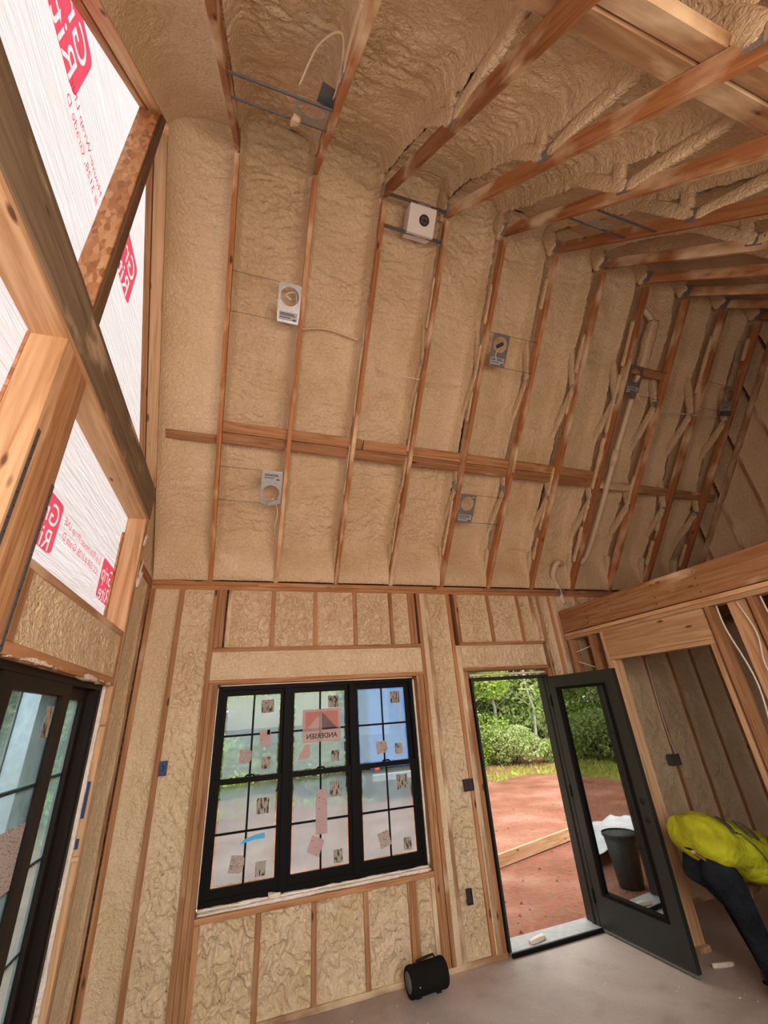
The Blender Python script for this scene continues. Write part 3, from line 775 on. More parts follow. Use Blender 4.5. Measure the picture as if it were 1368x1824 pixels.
brace('lateral_brace', S2, .10, XR-.05, 2.33, 2.47, .091, .129, 'wood_dusty', 'upper foam-dusted brace on the opposite slope at upper right', 'brace', 'ceiling braces')

# ================================================================== WINDOW
def rect_frame(mbx, x0, x1, z0, z1, wl, wr, wb, wt, ya, yb):
    mbx.box((x0, ya, z0), (x0+wl, yb, z1)); mbx.box((x1-wr, ya, z0), (x1, yb, z1))
    mbx.box((x0+wl, ya, z0), (x1-wr, yb, z0+wb)); mbx.box((x0+wl, ya, z1-wt), (x1-wr, yb, z1))
FX0, FX1, FZ0, FZ1 = -.488, 1.345, .672, 2.184
mb = MB(); rect_frame(mb, FX0, FX1, FZ0, FZ1, .034, .034, .045, .034, .078, .165)
window_1 = mb.build('window_1', M['black_frame'])
tag(window_1, 'black triple double-hung window with hazy blue film and stickers on the panes', 'window', kind='structure')
UN = [(FX0+.034, .095), (.135, .700), (.740, FX1-.034)]
for xm0, xm1 in ((.095, .135), (.700, .740)): box('mullion', (xm0-.012, .072, FZ0+.02), (xm1+.012, .15, FZ1-.02), M['black_frame'], window_1)
ZM = 1.452
SASH = {}
for ui, (a, b_) in enumerate(UN):
    for part, z0_, z1_, ya, yb in (('upper_sash', ZM-.018, FZ1-.034, .118, .146), ('lower_sash', FZ0+.045, ZM+.024, .084, .112)):
        mb = MB(); st = .042
        rect_frame(mb, a, b_, z0_, z1_, st, st, .036 if part == 'upper_sash' else .060, .046 if part == 'upper_sash' else .040, ya, yb)
        s_ = mb.build(part, M['black_frame'], window_1)
        gx0, gx1 = a+st, b_-st; gz0 = z0_+(.036 if part == 'upper_sash' else .060); gz1 = z1_-(.046 if part == 'upper_sash' else .040)
        yc = (ya+yb)/2
        mb = MB(); mb.box((gx0-.004, yc-.003, gz0-.004), (gx1+.004, yc+.003, gz1+.004)); mb.build('pane', M['glass_clear'], s_)
        # film, edges not quite straight
        n_ = 24; e = .011; pts = []
        for k in range(n_): pts.append((gx0+e+(gx1-gx0-2*e)*k/n_, gz0+e+rnd.uniform(-.004, .004)))
        for k in range(n_): pts.append((gx1-e+rnd.uniform(-.004, .004), gz0+e+(gz1-gz0-2*e)*k/n_))
        for k in range(n_): pts.append((gx1-e-(gx1-gx0-2*e)*k/n_, gz1-e+rnd.uniform(-.004, .004)))
        for k in range(n_): pts.append((gx0+e+rnd.uniform(-.004, .004), gz1-e-(gz1-gz0-2*e)*k/n_))
        mesh('film', [(x, yc+.006, z) for x, z in pts], [tuple(range(len(pts)))], M['blue_film'], s_)
        xm, zm = (gx0+gx1)/2, (gz0+gz1)/2
        box('muntin', (xm-.008, yc-.010, gz0), (xm+.008, yc-.004, gz1), M['black_frame'], s_, .001)
        box('muntin', (gx0, yc-.0105, zm-.008), (gx1, yc-.0045, zm+.008), M['black_frame'], s_, .001)
        if part == 'lower_sash':
            mb = MB(); mb.tube([(xm-.035, ya+.004, z1_+.002), (xm-.025, ya+.004, z1_+.012), (xm+.025, ya+.004, z1_+.012), (xm+.035, ya+.004, z1_+.002)], .007, 8)
            mb.build('sash_lock', M['black_frame'], s_)
        SASH[(ui, part)] = (s_, yc-.0125)
def ray(px, py):
    d = Rt*((px-684)/F_PX) + Fw - Up*((py-912)/F_PX); return d
def at(px, py, ax, val):
    d = ray(px, py); t = (val-CAM[ax])/d[ax]; return CAM + d*t
def zoomed(zx, zy): return 320+zx*480/1368, 1000+zy*480/1368
def sticker(name, ui, part, zx, zy, zw, zh, mat, rot=0.0, shape=None, lab=None):
    s_, y = SASH[(ui, part)]; px, py = zoomed(zx, zy); c = at(px, py, 1, y)
    q = at(*zoomed(zx+zw/2, zy), 1, y); w = 2*abs(q.x-c.x); q = at(*zoomed(zx, zy+zh/2), 1, y); h = 2*abs(q.z-c.z)
    pts = shape or [(-.5, -.5), (.5, -.5), (.5, .5), (-.5, .5)]
    ca, sa = math.cos(rot), math.sin(rot)
    v = [(w*p*ca-h*q_*sa, 0, w*p*sa+h*q_*ca) for p, q_ in pts]; nn = len(v)
    v2 = [(p[0], .0012, p[2]) for p in v]
    f = [tuple(range(nn)), tuple(reversed(range(nn, 2*nn)))] + [(i, nn+i, nn+(i+1) % nn, (i+1) % nn) for i in range(nn)]
    # material coordinates in the plane of the paper
    loc = [(p[0], p[2], p[1]) for p in v+v2]
    o = mesh(name, loc, f, M[mat], s_, basis(c, (1, 0, 0), (0, 0, 1)))
    if lab: o['label'] = lab
    return o, c, w, h
RND = [(-.5, -.5), (.3, -.5), (.45, -.35), (.5, 0), (.45, .35), (.3, .5), (-.5, .5)]
CUT = [(-.5, -.5), (.5, -.35), (.5, .5), (.1, .5), (-.35, -.2)]
for a in ((0, 'upper_sash', 448, 735, 62, 66, 'sticker_block', .05), (0, 'upper_sash', 435, 895, 56, 76, 'sticker_pink', .03),
          (0, 'upper_sash', 437, 1022, 46, 60, 'sticker_block', 0), (0, 'lower_sash', 422, 1240, 62, 82, 'sticker_block', 0),
          (0, 'lower_sash', 410, 1560, 52, 76, 'sticker_block', 0), (1, 'upper_sash', 780, 710, 50, 60, 'sticker_block', 0),
          (1, 'upper_sash', 790, 985, 40, 56, 'sticker_block', 0), (1, 'lower_sash', 792, 1155, 56, 76, 'sticker_block', 0),
          (1, 'lower_sash', 720, 1268, 58, 232, 'sticker_pink', 0), (1, 'lower_sash', 690, 1445, 66, 92, 'sticker_pink', -.45),
          (1, 'lower_sash', 805, 1495, 46, 70, 'sticker_block', 0), (2, 'upper_sash', 1092, 688, 46, 60, 'sticker_block', 0),
          (2, 'upper_sash', 1112, 948, 36, 54, 'sticker_block', 0), (2, 'lower_sash', 1130, 1117, 56, 76, 'sticker_block', 0),
          (2, 'lower_sash', 1040, 1410, 56, 82, 'sticker_text', .25), (2, 'lower_sash', 1157, 1432, 40, 66, 'sticker_block', 0)):
    sticker('sticker', *a)
sticker('sticker', 0, 'upper_sash', 335, 990, 62, 70, 'sticker_text', -.05, RND)
sticker('sticker', 0, 'lower_sash', 290, 1538, 74, 90, 'sticker_text', -.15, RND)
sticker('sticker', 2, 'upper_sash', 1027, 942, 56, 62, 'sticker_text', .1, RND)
sticker('sticker', 1, 'upper_sash', 630, 970, 62, 78, 'sticker_pink', 0, CUT)
sticker('red_tab', 0, 'upper_sash', 452, 866, 14, 26, 'ink_red')
sticker('blue_tape', 0, 'lower_sash', 368, 1410, 128, 42, 'tape_blue', .06, [(-.5, -.35), (.1, -.1), (.5, -.2), (.5, .5), (.05, .45), (-.3, .2)], 'strip of blue tape')
# maker's sign in the middle upper sash, seen from behind
o, c, w, h = sticker('sign_card', 1, 'upper_sash', 722, 830, 190, 168, 'white_card', 0, None, 'red and black sign with mirrored lettering')
o.data.materials.clear(); wrap_mat('sign_paper', (.80, .60, .56, 1), False, .7); o.data.materials.append(M['sign_paper'])
wrap_mat('sign_red', (.95, .17, .06, 1), False, .8); wrap_mat('sign_dark', (.10, .085, .075, 1), False, .3)
def flat(name, pts, mat, par, off):
    mesh(name, [(c.x+px*w, c.y-off, c.z+pz*h) for px, pz in pts], [tuple(range(len(pts)))], M[mat], par)
flat('sign_print', [(-.43, -.14), (.0, .40), (.0, .42), (-.43, .42)], 'sign_red', o, .0008)
flat('sign_print', [(.43, -.14), (.43, .42), (.0, .42), (.0, .40)], 'sign_red', o, .0008)
flat('sign_print', [(.0, -.14), (.43, -.14), (.0, .40)], 'sign_dark', o, .0012)
text('sign_lettering', 'ANDERSEN', h*.21, M['sign_dark'], o, basis((c.x, c.y-.0014, c.z-.33*h), (-1, 0, 0), (0, 0, 1)), .0012)
# white sealant foam round the frame
foam_bar('sealant_bead', (-.49, .05, .656), (1.355, .05, .658), .05, .018, window_1, (0, 1, 0), .009, M['sealant'])
foam_bar('sealant_bead', (-.49, .07, .668), (1.355, .07, .668), .018, .02, window_1, (0, 1, 0), .012, M['sealant'])
foam_bar('sealant_bead', (.01, .04, .685), (.10, .045, .685), .035, .03, window_1, (0, 1, 0), .022, M['sealant'])
for xx in (-.498, 1.36): foam_bar('sealant_bead', (xx, .10, .68), (xx, .10, 2.17), .018, .05, window_1, (1, 0, 0), .004, M['sealant'])
foam_bar('sealant_bead', (-.48, .09, 2.19), (1.35, .09, 2.19), .012, .05, window_1, (0, 0, 1), .004, M['sealant'])

# ================================================================== ENTRY DOOR
mb = MB()
mb.box((1.974, -.004, .03), (1.994, .16, 2.150)); mb.box((2.918, -.004, .03), (2.945, .16, 2.150)); mb.box((1.994, -.004, 2.128), (2.918, .16, 2.150))
mb.box((2.906, .05, .03), (2.918, .075, 2.128)); mb.box((1.994, .05, .03), (2.002, .075, 2.128)); mb.box((2.002, .05, 2.118), (2.906, .075, 2.128))
door_1 = mb.build('door_1', M['door_paint']); tag(door_1, 'dark green-black glazed entry door standing open into the room', 'door', kind='structure')
th = empty('threshold', (2.45, .1, 0), door_1)
box('sill_top', (1.985, -.01, .012), (2.93, .20, .034), M['threshold'], th); box('sill_nosing', (1.985, -.028, .0), (2.93, -.0105, .030), M['black_frame'], th)
LW, LT, Z0, Z1 = .868, .045, .034, 2.124
dd = Vector((.062, -.86, 0)).normalized()
lm = basis((2.922, -.010, 0), dd, (-dd.y, dd.x, 0))       # x along leaf, y away from the camera side
mb = MB(); rect_frame(mb, 0, LW, Z0, Z1, .115, .135, .255, .125, 0, LT)
leaf = mb.build('door_leaf', M['door_paint'], door_1, lm)
g0, g1, gz0, gz1 = .115, LW-.135, Z0+.255, Z1-.125
mb = MB(); rect_frame(mb, g0-.012, g1+.012, gz0-.012, gz1+.012, .026, .026, .026, .026, -.009, LT+.009); mb.build('glazing_bead', M['black_frame'], leaf, lm)
mb = MB(); mb.box((g0, LT/2-.003, gz0), (g1, LT/2+.003, gz1)); mb.build('pane', M['glass_door'], leaf, lm)
gm = (g0+g1)/2
def lbox(name, lo, hi, mat): return MB().box(lo, hi).build(name, M[mat], leaf, lm)
lbox('muntin', (gm-.008, LT/2+.004, gz0), (gm+.008, LT/2+.012, gz1), 'black_frame')
for zz_ in (gz0+(gz1-gz0)*.25, gz0+(gz1-gz0)*.505, gz0+(gz1-gz0)*.755): lbox('muntin', (g0, LT/2+.0045, zz_-.008), (g1, LT/2+.0115, zz_+.008), 'black_frame')
for zz_ in (1.075, .945):
    mb = MB(); mb.tube([(LW-.065, -.0015, zz_), (LW-.065, .012, zz_)], .024, 20); mb.build('lock_bore', M['black_rubber'], leaf, lm, True)
lbox('door_sweep', (.004, .004, .014), (LW-.004, LT-.004, Z0), 'grey_plastic')
for zz_ in (.25, 1.06, 1.88):
    mb = MB(); mb.tube([(-.004, -.006, zz_-.05), (-.004, -.006, zz_+.05)], .007, 10); mb.build('hinge', M['black_frame'], leaf, lm, True)
foam_bar('sealant_bead', (1.98, .03, 2.176), (2.94, .03, 2.178), .03, .022, door_1, (0, 1, 0), .010, M['sealant'])
foam_bar('sealant_bead', (2.2, .03, .045), (2.36, .06, .05), .05, .025, th, (0, 1, 0), .014, M['sealant'])

# ================================================================== SLIDING DOOR
XD = -1.198                                    # inner face of the slider frame
mb = MB()
def yframe(mbx, y0_, y1_, z0_, z1_, wl, wr, wb, wt, xa_, xb_):
    mbx.box((xa_, y0_, z0_), (xb_, y0_+wl, z1_)); mbx.box((xa_, y1_-wr, z0_), (xb_, y1_, z1_))
    mbx.box((xa_, y0_+wl, z0_), (xb_, y1_-wr, z0_+wb)); mbx.box((xa_, y0_+wl, z1_-wt), (xb_, y1_-wr, z1_))
yframe(mb, -2.64, -.690, .005, 2.192, .05, .045, .03, .05, XD-.12, XD)
for yy in (-.742, -.775): mb.box((XD-.10, yy-.004, .03), (XD-.004, yy, 2.14))
door_2 = mb.build('door_2', M['bronze_frame']); tag(door_2, 'dark bronze sliding glass patio door with gridded panes at lower left', 'door', kind='structure')
def panel(y0_, y1_, x1_, st, name):
    mbx = MB(); yframe(mbx, y0_, y1_, .03, 2.142, st, st, .12, .062, x1_-.038, x1_)
    p = mbx.build(name, M['bronze_frame'], door_2); xm_ = x1_-.019
    MB().box((xm_-.003, y0_+st, .15), (xm_+.003, y1_-st, 2.080)).build('pane', M['glass_clear'], p)
    MB().box((xm_-.0066, y0_+st, .15), (xm_-.006, y1_-st, 2.080)).build('film', M['film_slider'], p)
    for zz_ in (.53, .92, 1.30, 1.69): box('muntin', (xm_-.012, y0_+st, zz_-.009), (xm_-.008, y1_-st, zz_+.009), M['grey_plastic'], p, .001)
    return p, xm_
pa, xma = panel(-2.060, -1.262, XD-.004, .108, 'sliding_panel')
box('muntin', (xma-.0125, -1.79, .15), (xma-.0085, -1.772, 2.08), M['grey_plastic'], pa, .001)
pf, xmf = panel(-1.400, -.790, XD-.052, .07, 'fixed_panel')
pg, xmg = panel(-2.60, -1.98, XD-.052, .07, 'fixed_panel')
def ysticker(name, par, xs, y0_, y1_, z0_, z1_, mat):
    w_, h_ = y1_-y0_, z1_-z0_
    v = [(0, 0, 0), (w_, 0, 0), (w_, h_, 0), (0, h_, 0), (0, 0, .001), (w_, 0, .001), (w_, h_, .001), (0, h_, .001)]
    f = [(0, 3, 2, 1), (4, 5, 6, 7), (0, 1, 5, 4), (1, 2, 6, 5), (2, 3, 7, 6), (3, 0, 4, 7)]
    return mesh(name, v, f, M[mat], par, basis((xs, y0_, z0_), (0, 1, 0), (0, 0, 1)))
ysticker('sticker', pa, xma+.0035, -1.495, -1.405, 1.89, 2.03, 'sticker_block')
ysticker('sticker', pa, xma+.0035, -1.93, -1.40, 1.30, 1.545, 'sticker_text')
ysticker('sticker', pf, xmf+.0035, -1.17, -1.065, 1.86, 2.02, 'sticker_text')
ysticker('sticker', pf, xmf+.0035, -1.16, -1.07, 1.62, 1.74, 'sticker_text')
ysticker('sticker', pf, xmf+.0035, -1.23, -1.16, 1.75, 1.84, 'sticker_pink')
ysticker('orange_sticker', pf, xmf+.0035, -1.13, -1.065, .78, 1.13, 'orange_sticker')
for k in range(11): box('sticker_print', (xmf+.0046, -1.105, .80+.03*k), (xmf+.0052, -1.085, .815+.03*k), M['ink_dark'], pf, .0002)
for zz_ in (1.86, 1.12, .5):
    mb = MB(); mb.tube([(XD+.0005, -.72, zz_), (XD+.003, -.72, zz_)], .006, 8); mb.build('screw_head', M['steel'], door_2)
foam_bar('sealant_bead', (XL-.02, -2.2, 2.186), (XL-.02, -.69, 2.184), .04, .02, door_2, (1, 0, 0), .016, M['sealant'])
foam_bar('sealant_bead', (XL-.045, -.670, .05), (XL-.045, -.670, 2.17), .03, .03, door_2, (1, 0, 0), .010, M['sealant'])
for zz_ in (1.93, 1.22): box('shim', (XL-.12, -.664, zz_), (XL+.006, -.643, zz_+.024), M['wood_pale'], door_2)
# ragged pieces: torn foam scraps on the gable framing
for y_, z_, l_ in ((-.60, 3.27, .10), (-.55, 3.05, .16), (-.52, 2.98, .10), (-.57, 2.93, .08)):
    o = foam_bar('foam_scrap', (XL+.006, y_, z_-l_/2), (XL+.012, y_+.01, z_+l_/2), .035, .012, wall_left, (0, 1, 0), .012, M['sealant'])

# ================================================================== LIGHT PLATES ON THE CEILING
def ring_plate(mbx, w, h, cx, cz, r, t):
    n_ = 32; out = []; inn = []
    for k in range(n_):
        a = 2*math.pi*k/n_; ca, sa = math.cos(a), math.sin(a)
        m_ = min((w/2-(cx if ca > 0 else -cx))/abs(ca) if abs(ca) > 1e-6 else 9, (h/2-(cz if sa > 0 else -cz))/abs(sa) if abs(sa) > 1e-6 else 9)
        out.append((cx+m_*ca, cz+m_*sa)); inn.append((cx+r*ca, cz+r*sa))
    v = [(x, z, 0) for x, z in out]+[(x, z, 0) for x, z in inn]+[(x, z, t) for x, z in out]+[(x, z, t) for x, z in inn]
    f = []
    for k in range(n_):
        j = (k+1) % n_
        f += [(k, j, n_+j, n_+k), (2*n_+k, 3*n_+k, 3*n_+j, 2*n_+j), (n_+k, n_+j, 3*n_+j, 3*n_+k), (k, 2*n_+k, 2*n_+j, j)]
    mbx.poly(v, f)
def light_plate(P, k, xc, sc_, label, label_low=True, arms='wire', sagg=0.0):
    """galvanised plate between truss k and k+1, centre (xc, sc_) on slope P"""
    tt, nn_ = (T1, N1) if P is S1 else (T2, N2)
    root = empty('light_mounting_plate', P(xc, sc_, .0)); tag(root, label, 'mounting plate', 'light mounting plates')
    up = tt if P is S1 else -tt
    # local: x = world X, y up the slope, z toward the room
    mw = basis(P(xc, sc_, .010), (1, 0, 0), up)
    w, h = .19, .32; cz = (.055 if label_low else -.055)
    corners_cut = .02
    mbx = MB(); ring_plate(mbx, w, h, 0, cz, .078, .0015); mbx.build('plate', M['steel'], root, mw)
    mbx = MB(); lz = -.105 if label_low else .105; mbx.box((-.078, lz-.034, .0016), (.078, lz+.034, .0026)); lb = mbx.build('paper_label', M['white_label'], root, mw)
    for q, (a, b_, zz_) in enumerate(((-.07, .05, .02), (-.07, .06, .008), (-.07, .02, -.012))):
        MB().box((a, lz+zz_-.003, .0026), (b_, lz+zz_+.003, .0030)).build('label_print', M['ink_black_blue'], lb, mw)
    mbx = MB(); mbx.box((.04, lz-.03, .0026), (.07, lz-.02, .0032)); mbx.build('label_print', M['ink_black_blue'], lb, mw)
    for s_ in (sc_+.155, sc_-.155):
        p0 = P(TX[k]+.02, s_+sagg, .012); p1 = P(TX[k+1]-.02, s_, .012)
        if arms == 'wire': MB().tube([p0, p1], .0022, 6).build('hanger_wire', M['steel_dark'], root, None, True)
        else: bar('hanger_bar', p0, p1, .022, .010, M['steel_dark'], root, tt, .002)
    return root, mw
def cable(root, pts, r=.005, mat='wire_white', name='cable'):
    pts = [Vector(p) for p in pts]; out = []
    for i in range(len(pts)-1):
        a, b_, c_, d_ = pts[max(i-1, 0)], pts[i], pts[i+1], pts[min(i+2, len(pts)-1)]
        for q in range(6):
            t = q/6; out.append(.5*((2*b_)+(c_-a)*t+(2*a-5*b_+4*c_-d_)*t*t+(3*b_-a-3*c_+d_)*t**3))
    out.append(pts[-1]); return MB().tube(out, r, 8).build(name, M[mat], root, None, True)
r, mw = light_plate(S2, 0, -.185, 1.04, 'galvanised light plate on bars at top left, label above an oval hole', False, 'bar')
cable(r, [S2(-.27, 1.24, .05), S2(-.2, 1.42, .16), S2(-.1, 1.5, .2), S2(-.07, 1.35, .12), S2(-.08, 1.2, .06)], .0055, 'pvc_white')
foam_bar('foam_blob', S2(-.27, .86, -.005), S2(-.26, .98, -.005), .05, .03, r, (1, 0, 0), .014)
bar('junction_bracket', S2(-.12, 1.16, .03), S2(-.10, 1.22, .10), .10, .004, M['steel_dark'], r)
r, mw = light_plate(S1, 0, -.168, 2.585, 'galvanised light plate in the second bay, upper of two, label below hole', True)
cable(r, [S1(-.15, 2.62, .03), S1(-.20, 2.66, .05), S1(-.12, 2.70, .08), S1(-.10, 2.62, .1)], .008)
r, mw = light_plate(S1, 0, -.178, .955, 'galvanised light plate in the second bay, lower one near the wall plate', False)
cable(r, [S1(-.16, .86, .0), S1(-.12, .80, -.004), S1(-.10, .70, .01), S1(-.11, .55, .04), S1(-.10, .45, .1)], .004)
bar('junction_bracket', S1(-.20, .80, -.004), S1(-.10, .83, .0), .045, .02, M['steel'], r, T1)
r, mw = light_plate(S1, 4, 1.935, 2.59, 'galvanised light plate in the sixth bay, upper, with dark connector in hole', True)
bar('connector', S1(1.90, 2.62, .0), S1(1.96, 2.66, .01), .035, .03, M['steel_dark'], r, T1); cable(r, [S1(1.93, 2.62, .0), S1(1.90, 2.55, .0), S1(1.92, 2.48, -.004)], .004)
r, mw = light_plate(S1, 4, 1.905, .925, 'galvanised light plate in the sixth bay, lower, beside a foam string', True)
cable(r, [S1(1.95, 1.06, .0), S1(2.05, 1.02, .03), S1(2.0, .93, .02)], .005, 'pvc_white')
r, mw = light_plate(S1, 7, 3.74, 2.60, 'foam-dusted light plate beside the pipe at right', True)
bar('junction_bracket', S1(3.70, 2.44, -.01), S1(3.80, 2.44, .0), .09, .004, M['steel'], r, T1); cable(r, [S1(3.80, 2.46, -.01), S1(3.9, 2.38, -.005), S1(3.98, 2.36, .0)], .005)
r, mw = light_plate(S1, 9, 5.27, 2.62, 'small light plate on the last truss at far right', True)
bar('junction_bracket', S1(5.20, 2.44, -.02), S1(5.32, 2.46, -.02), .06, .05, M['steel_dark'], r, T1)
r, mw = light_plate(S2, 4, 2.03, 1.05, 'galvanised light plate on the opposite slope at right, seen edge-on', False, 'bar')
r, mw = light_plate(S2, 8, 4.42, 1.10, 'light plate on the opposite slope near the far right gable', False, 'bar')

# white fixture box hung on two bars near the ridge
root = empty('fixture_box', S1(.90, 3.50, .0)); tag(root, 'white cardboard-covered fixture box with dark round hole hung near the ridge', 'fixture box')
mwb = basis(S1(.905, 3.50, .03), (1, 0, 0), T1)
mb = MB(); w, h = .125, .115
mb.poly([(-w, -h, .06), (w, -h, .06), (w, h, .06), (-w, h, .06), (-w*.95, -h*.95, -.10), (w*.95, -h*.95, -.10), (w*.95, h*.95, -.10), (-w*.95, h*.95, -.10)],
        [(0, 1, 2, 3), (7, 6, 5, 4), (0, 4, 5, 1), (1, 5, 6, 2), (2, 6, 7, 3), (3, 7, 4, 0)])
mb.build('cover', M['white_card'], root, mwb)
mb = MB(); mb.tube([(.02, .005, .0595), (.02, .005, .0625)], .048, 24); hole = mb.build('hole', M['dark_box'], root, mwb)
for q in range(4):
    a = q*1.5; MB().tube([(.02+.02*math.cos(a), .005+.02*math.sin(a), .063), (.02+.03*math.cos(a+.7), .005+.03*math.sin(a+.7), .066), (.02+.02*math.cos(a+1.6), .005+.02*math.sin(a+1.6), .063)], .005, 6).build('wire', M['grey_plastic'], hole, mwb, True)
for s_, x0_, x1_ in ((3.645, TX[2]+.02, TX[3]-.02), (3.395, TX[2]+.02, TX[3]-.02)):
    bar('hanger_bar', S1(x0_, s_, .02), S1(x1_, s_, .02), .026, .016, M['steel_dark'], root, T1, .003)
    bar('bar_clip', S1(.86, s_, .012), S1(.98, s_, .012), .034, .012, M['steel'], root, T1, .002)
    bar('bar_foot', S1(x1_-.012, s_, .02), S1(x1_, s_, .02), .06, .05, M['steel'], root, T1, .004)

# pipes in the roof bay at right
pr = empty('vent_pipe', S1(3.86, .3, .1)); tag(pr, 'cream pipe running up the roof slope at right with white coupling', 'pipe')
cable(pr, [S1(3.74, .32, .13), S1(3.79, .45, .10), S1(3.79, 1.0, .07), S1(3.79, 1.72, .06), S1(3.84, 2.4, .08), S1(3.88, 3.0, .10), S1(3.92, 3.25, .12), S1(3.80, 3.42, .2)], .034, 'pvc_white', 'pipe_run')
mb = MB(); mb.tube([S1(3.79, 1.60, .062), S1(3.79, 1.80, .062)], .046, 16); mb.build('coupling', M['pvc_white'], pr, None, True)
foam_bar('foam_wrap', S1(3.88, 2.75, .10), S1(3.90, 3.30, .12), .11, .11, pr, (1, 0, 0), .02)
pe = empty('elbow_pipe', S1(3.4, .1, .05)); tag(pe, 'foam-covered pipe elbow dropping through the wall plate by the beam', 'pipe')
cable(pe, [Vector((3.43, .02, 2.95)), S1(3.40, .03, .05), S1(3.32, .17, .08), S1(3.36, .32, .10), S1(3.47, .30, .14)], .036, 'pvc_white', 'pipe_run')
mb = MB(); mb.box((3.36, -.008, 3.06), (3.47, -.004, 3.135)); mb.build('nail_plate', M['steel'], pe)
bl = bar('truss_blocking', S1(TX[7]+.02, 2.72, .06), S1(TX[8]-.02, 2.72, .06), .09, .04, M['wood'], None, T1); tag(bl, 'short dark block between two right trusses above the pipe plate', 'blocking')

# thin cables strung across the bays
def wire_thing(pts, label, r=.004, mat='wire_white'):
    o = cable(None, pts, r, mat, 'electrical_cable'); tag(o, label, 'cable', 'loose cables'); return o
wire_thing([S1(TX[1]+.03, 2.43, .16), S1(.2, 2.49, .25), S1(TX[2]-.05, 2.44, .17)], 'foam-covered cable across the bay between second and third truss', .010, 'pvc_white')
wire_thing([S1(TX[2]+.2, 2.20, .20), S1(TX[3]-.02, 2.17, .05), S1(TX[4]-.1, 2.20, .18)], 'thin string behind the fourth truss below the white box', .004)
wire_thing([S1(TX[8]+.02, 2.33, .03), S1(TX[9], 2.36, -.004), S1(TX[9]+.4, 2.40, .04)], 'pale cable between far right trusses', .006)
wire_thing([(XP+.02, -1.78, 2.50), (XP-.005, -1.80, 2.3), (XP+.03, -1.84, 1.9), (XP+.02, -1.79, 1.4), (XP+.03, -1.80, .8)], 'long pale cable hanging beside the doorway stud', .006)
wire_thing([(XP+.03, -1.93, 2.50), (XP+.01, -1.99, 2.25), (XP+.02, -1.95, 2.0), (XP+.01, -2.04, 1.75), (XP+.03, -2.10, 1.4)], 'looping pale cable over the wide stud at right', .006)
wire_thing([(XP+.04, -2.10, 2.50), (XP+.03, -2.12, 2.3), (XP+.04, -2.2, 2.0), (XP+.05, -2.28, 1.6)], 'pale cable at the right edge of the partition', .006)
wire_thing([(XP+.01, -.10, 2.36), (XP+.06, -.35, 2.41)], 'short white cable across the narrow partition bay', .006)
wire_thing([(XP+.01, -.10, 2.26), (XP+.05, -.3, 2.18)], 'short white cable low in the narrow partition bay', .006)

# ================================================================== WALL BOXES
def wall_box(x, z, mat, label, w=.055, h=.1):
    root = empty('electrical_box', (x, 0, z)); tag(root, label, 'electrical box', 'electrical boxes')
    mb = MB(); t = .004
    rect_frame(mb, x-w/2, x+w/2, z-h/2, z+h/2, t, t, t, t, -.018, .0); mb.box((x-w/2, -.004, z-h/2), (x+w/2, .0, z+h/2)); mb.build('box_shell', M[mat], root)
    for dz in (-h*.42, h*.42):
        MB().tube([(x, -.020, z+dz), (x, -.004, z+dz)], .004, 8).build('screw_lug', M[mat], root)
    MB().tube([(x-.01, -.005, z+.02), (x+.008, -.013, z+.01), (x-.006, -.006, z-.02)], .004, 6).build('wire_tail', M['ink_dark'], root, None, True)
wall_box(-.838, 1.605, 'blue_box', 'blue outlet box in the foam beside the second wall stud')
wall_box(1.79, 1.225, 'dark_box', 'dark switch box in the foam left of the entry door', .10, .095)
wall_box(1.665, .44, 'dark_box', 'dark outlet box low in the foam left of the entry door', .05, .105)
rb = empty('electrical_box', (4.40, -.01, 1.2)); tag(rb, 'grey switch box on a stud inside the dark side room', 'electrical box', 'electrical boxes')
box('box_shell', (4.33, -.03, 1.14), (4.46, .04, 1.25), M['steel_dark'], rb)
cable(rb, [(4.42, -.02, 1.25), (4.40, -.02, 1.6), (4.43, -.02, 2.3)], .006)
# blue wrap print on the jamb beside the slider
for y_, z_, l_ in ((-.655, 1.55, .07), (-.655, 1.43, .12), (-.655, 1.28, .05)):
    o = box('wrap_tape', (XL-.035, y_-.003, z_), (XL-.012, y_+.004, z_+l_), M['blue_box'], wall_left, .001)

# ================================================================== SPEAKER ON THE FLOOR
SPK = Vector((1.175, -.135, 0)); spk = empty('portable_speaker', SPK)
tag(spk, 'black cylindrical portable speaker lying on the floor below the window', 'speaker')
ax = Vector((1, .06, 0)).normalized(); c0 = SPK+Vector((0, 0, .092)); R_ = .09
prof = [(-.148, .060), (-.150, .082), (-.140, .088), (-.118, .089), (-.112, .086), (.112, .086), (.118, .089), (.140, .088), (.150, .082), (.148, .060)]
mb = MB(); mb.tube([c0+ax*a for a, q in prof], [q for a, q in prof], 32, caps=True); mb.build('body', M['speaker_cloth'], spk, None, True)
for sg in (-1, 1):
    mb = MB(); mb.tube([c0+ax*(sg*.1475), c0+ax*(sg*.1515)], .058, 28); mb.build('passive_radiator', M['grey_plastic'], spk, None, True)
    mb = MB(); mb.tube([c0+ax*(sg*.150), c0+ax*(sg*.154)], [.074, .070], 28, caps=False); mb.build('end_ring', M['black_rubber'], spk, None, True)
mb = MB(); mb.tube([c0+ax*-.075+Vector((0, 0, .082)), c0+ax*-.07+Vector((0, .01, .096)), c0+ax*.02+Vector((0, .012, .104)), c0+ax*.07+Vector((0, .01, .108)), c0+ax*.085+Vector((0, 0, .082))], .008, 8); mb.build('handle', M['black_rubber'], spk, None, True)
mb = MB(); mb.tube([c0+ax*-.09+Vector((0, -.086, -.005)), c0+ax*-.09+Vector((0, -.089, -.005))], .005, 10); mb.build('indicator', M['white_label'], spk, None, True)
for a in (-.08, .08): MB().box((SPK.x+a-.02, SPK.y-.03, 0), (SPK.x+a+.02, SPK.y+.03, .012)).build('foot', M['black_rubber'], spk)
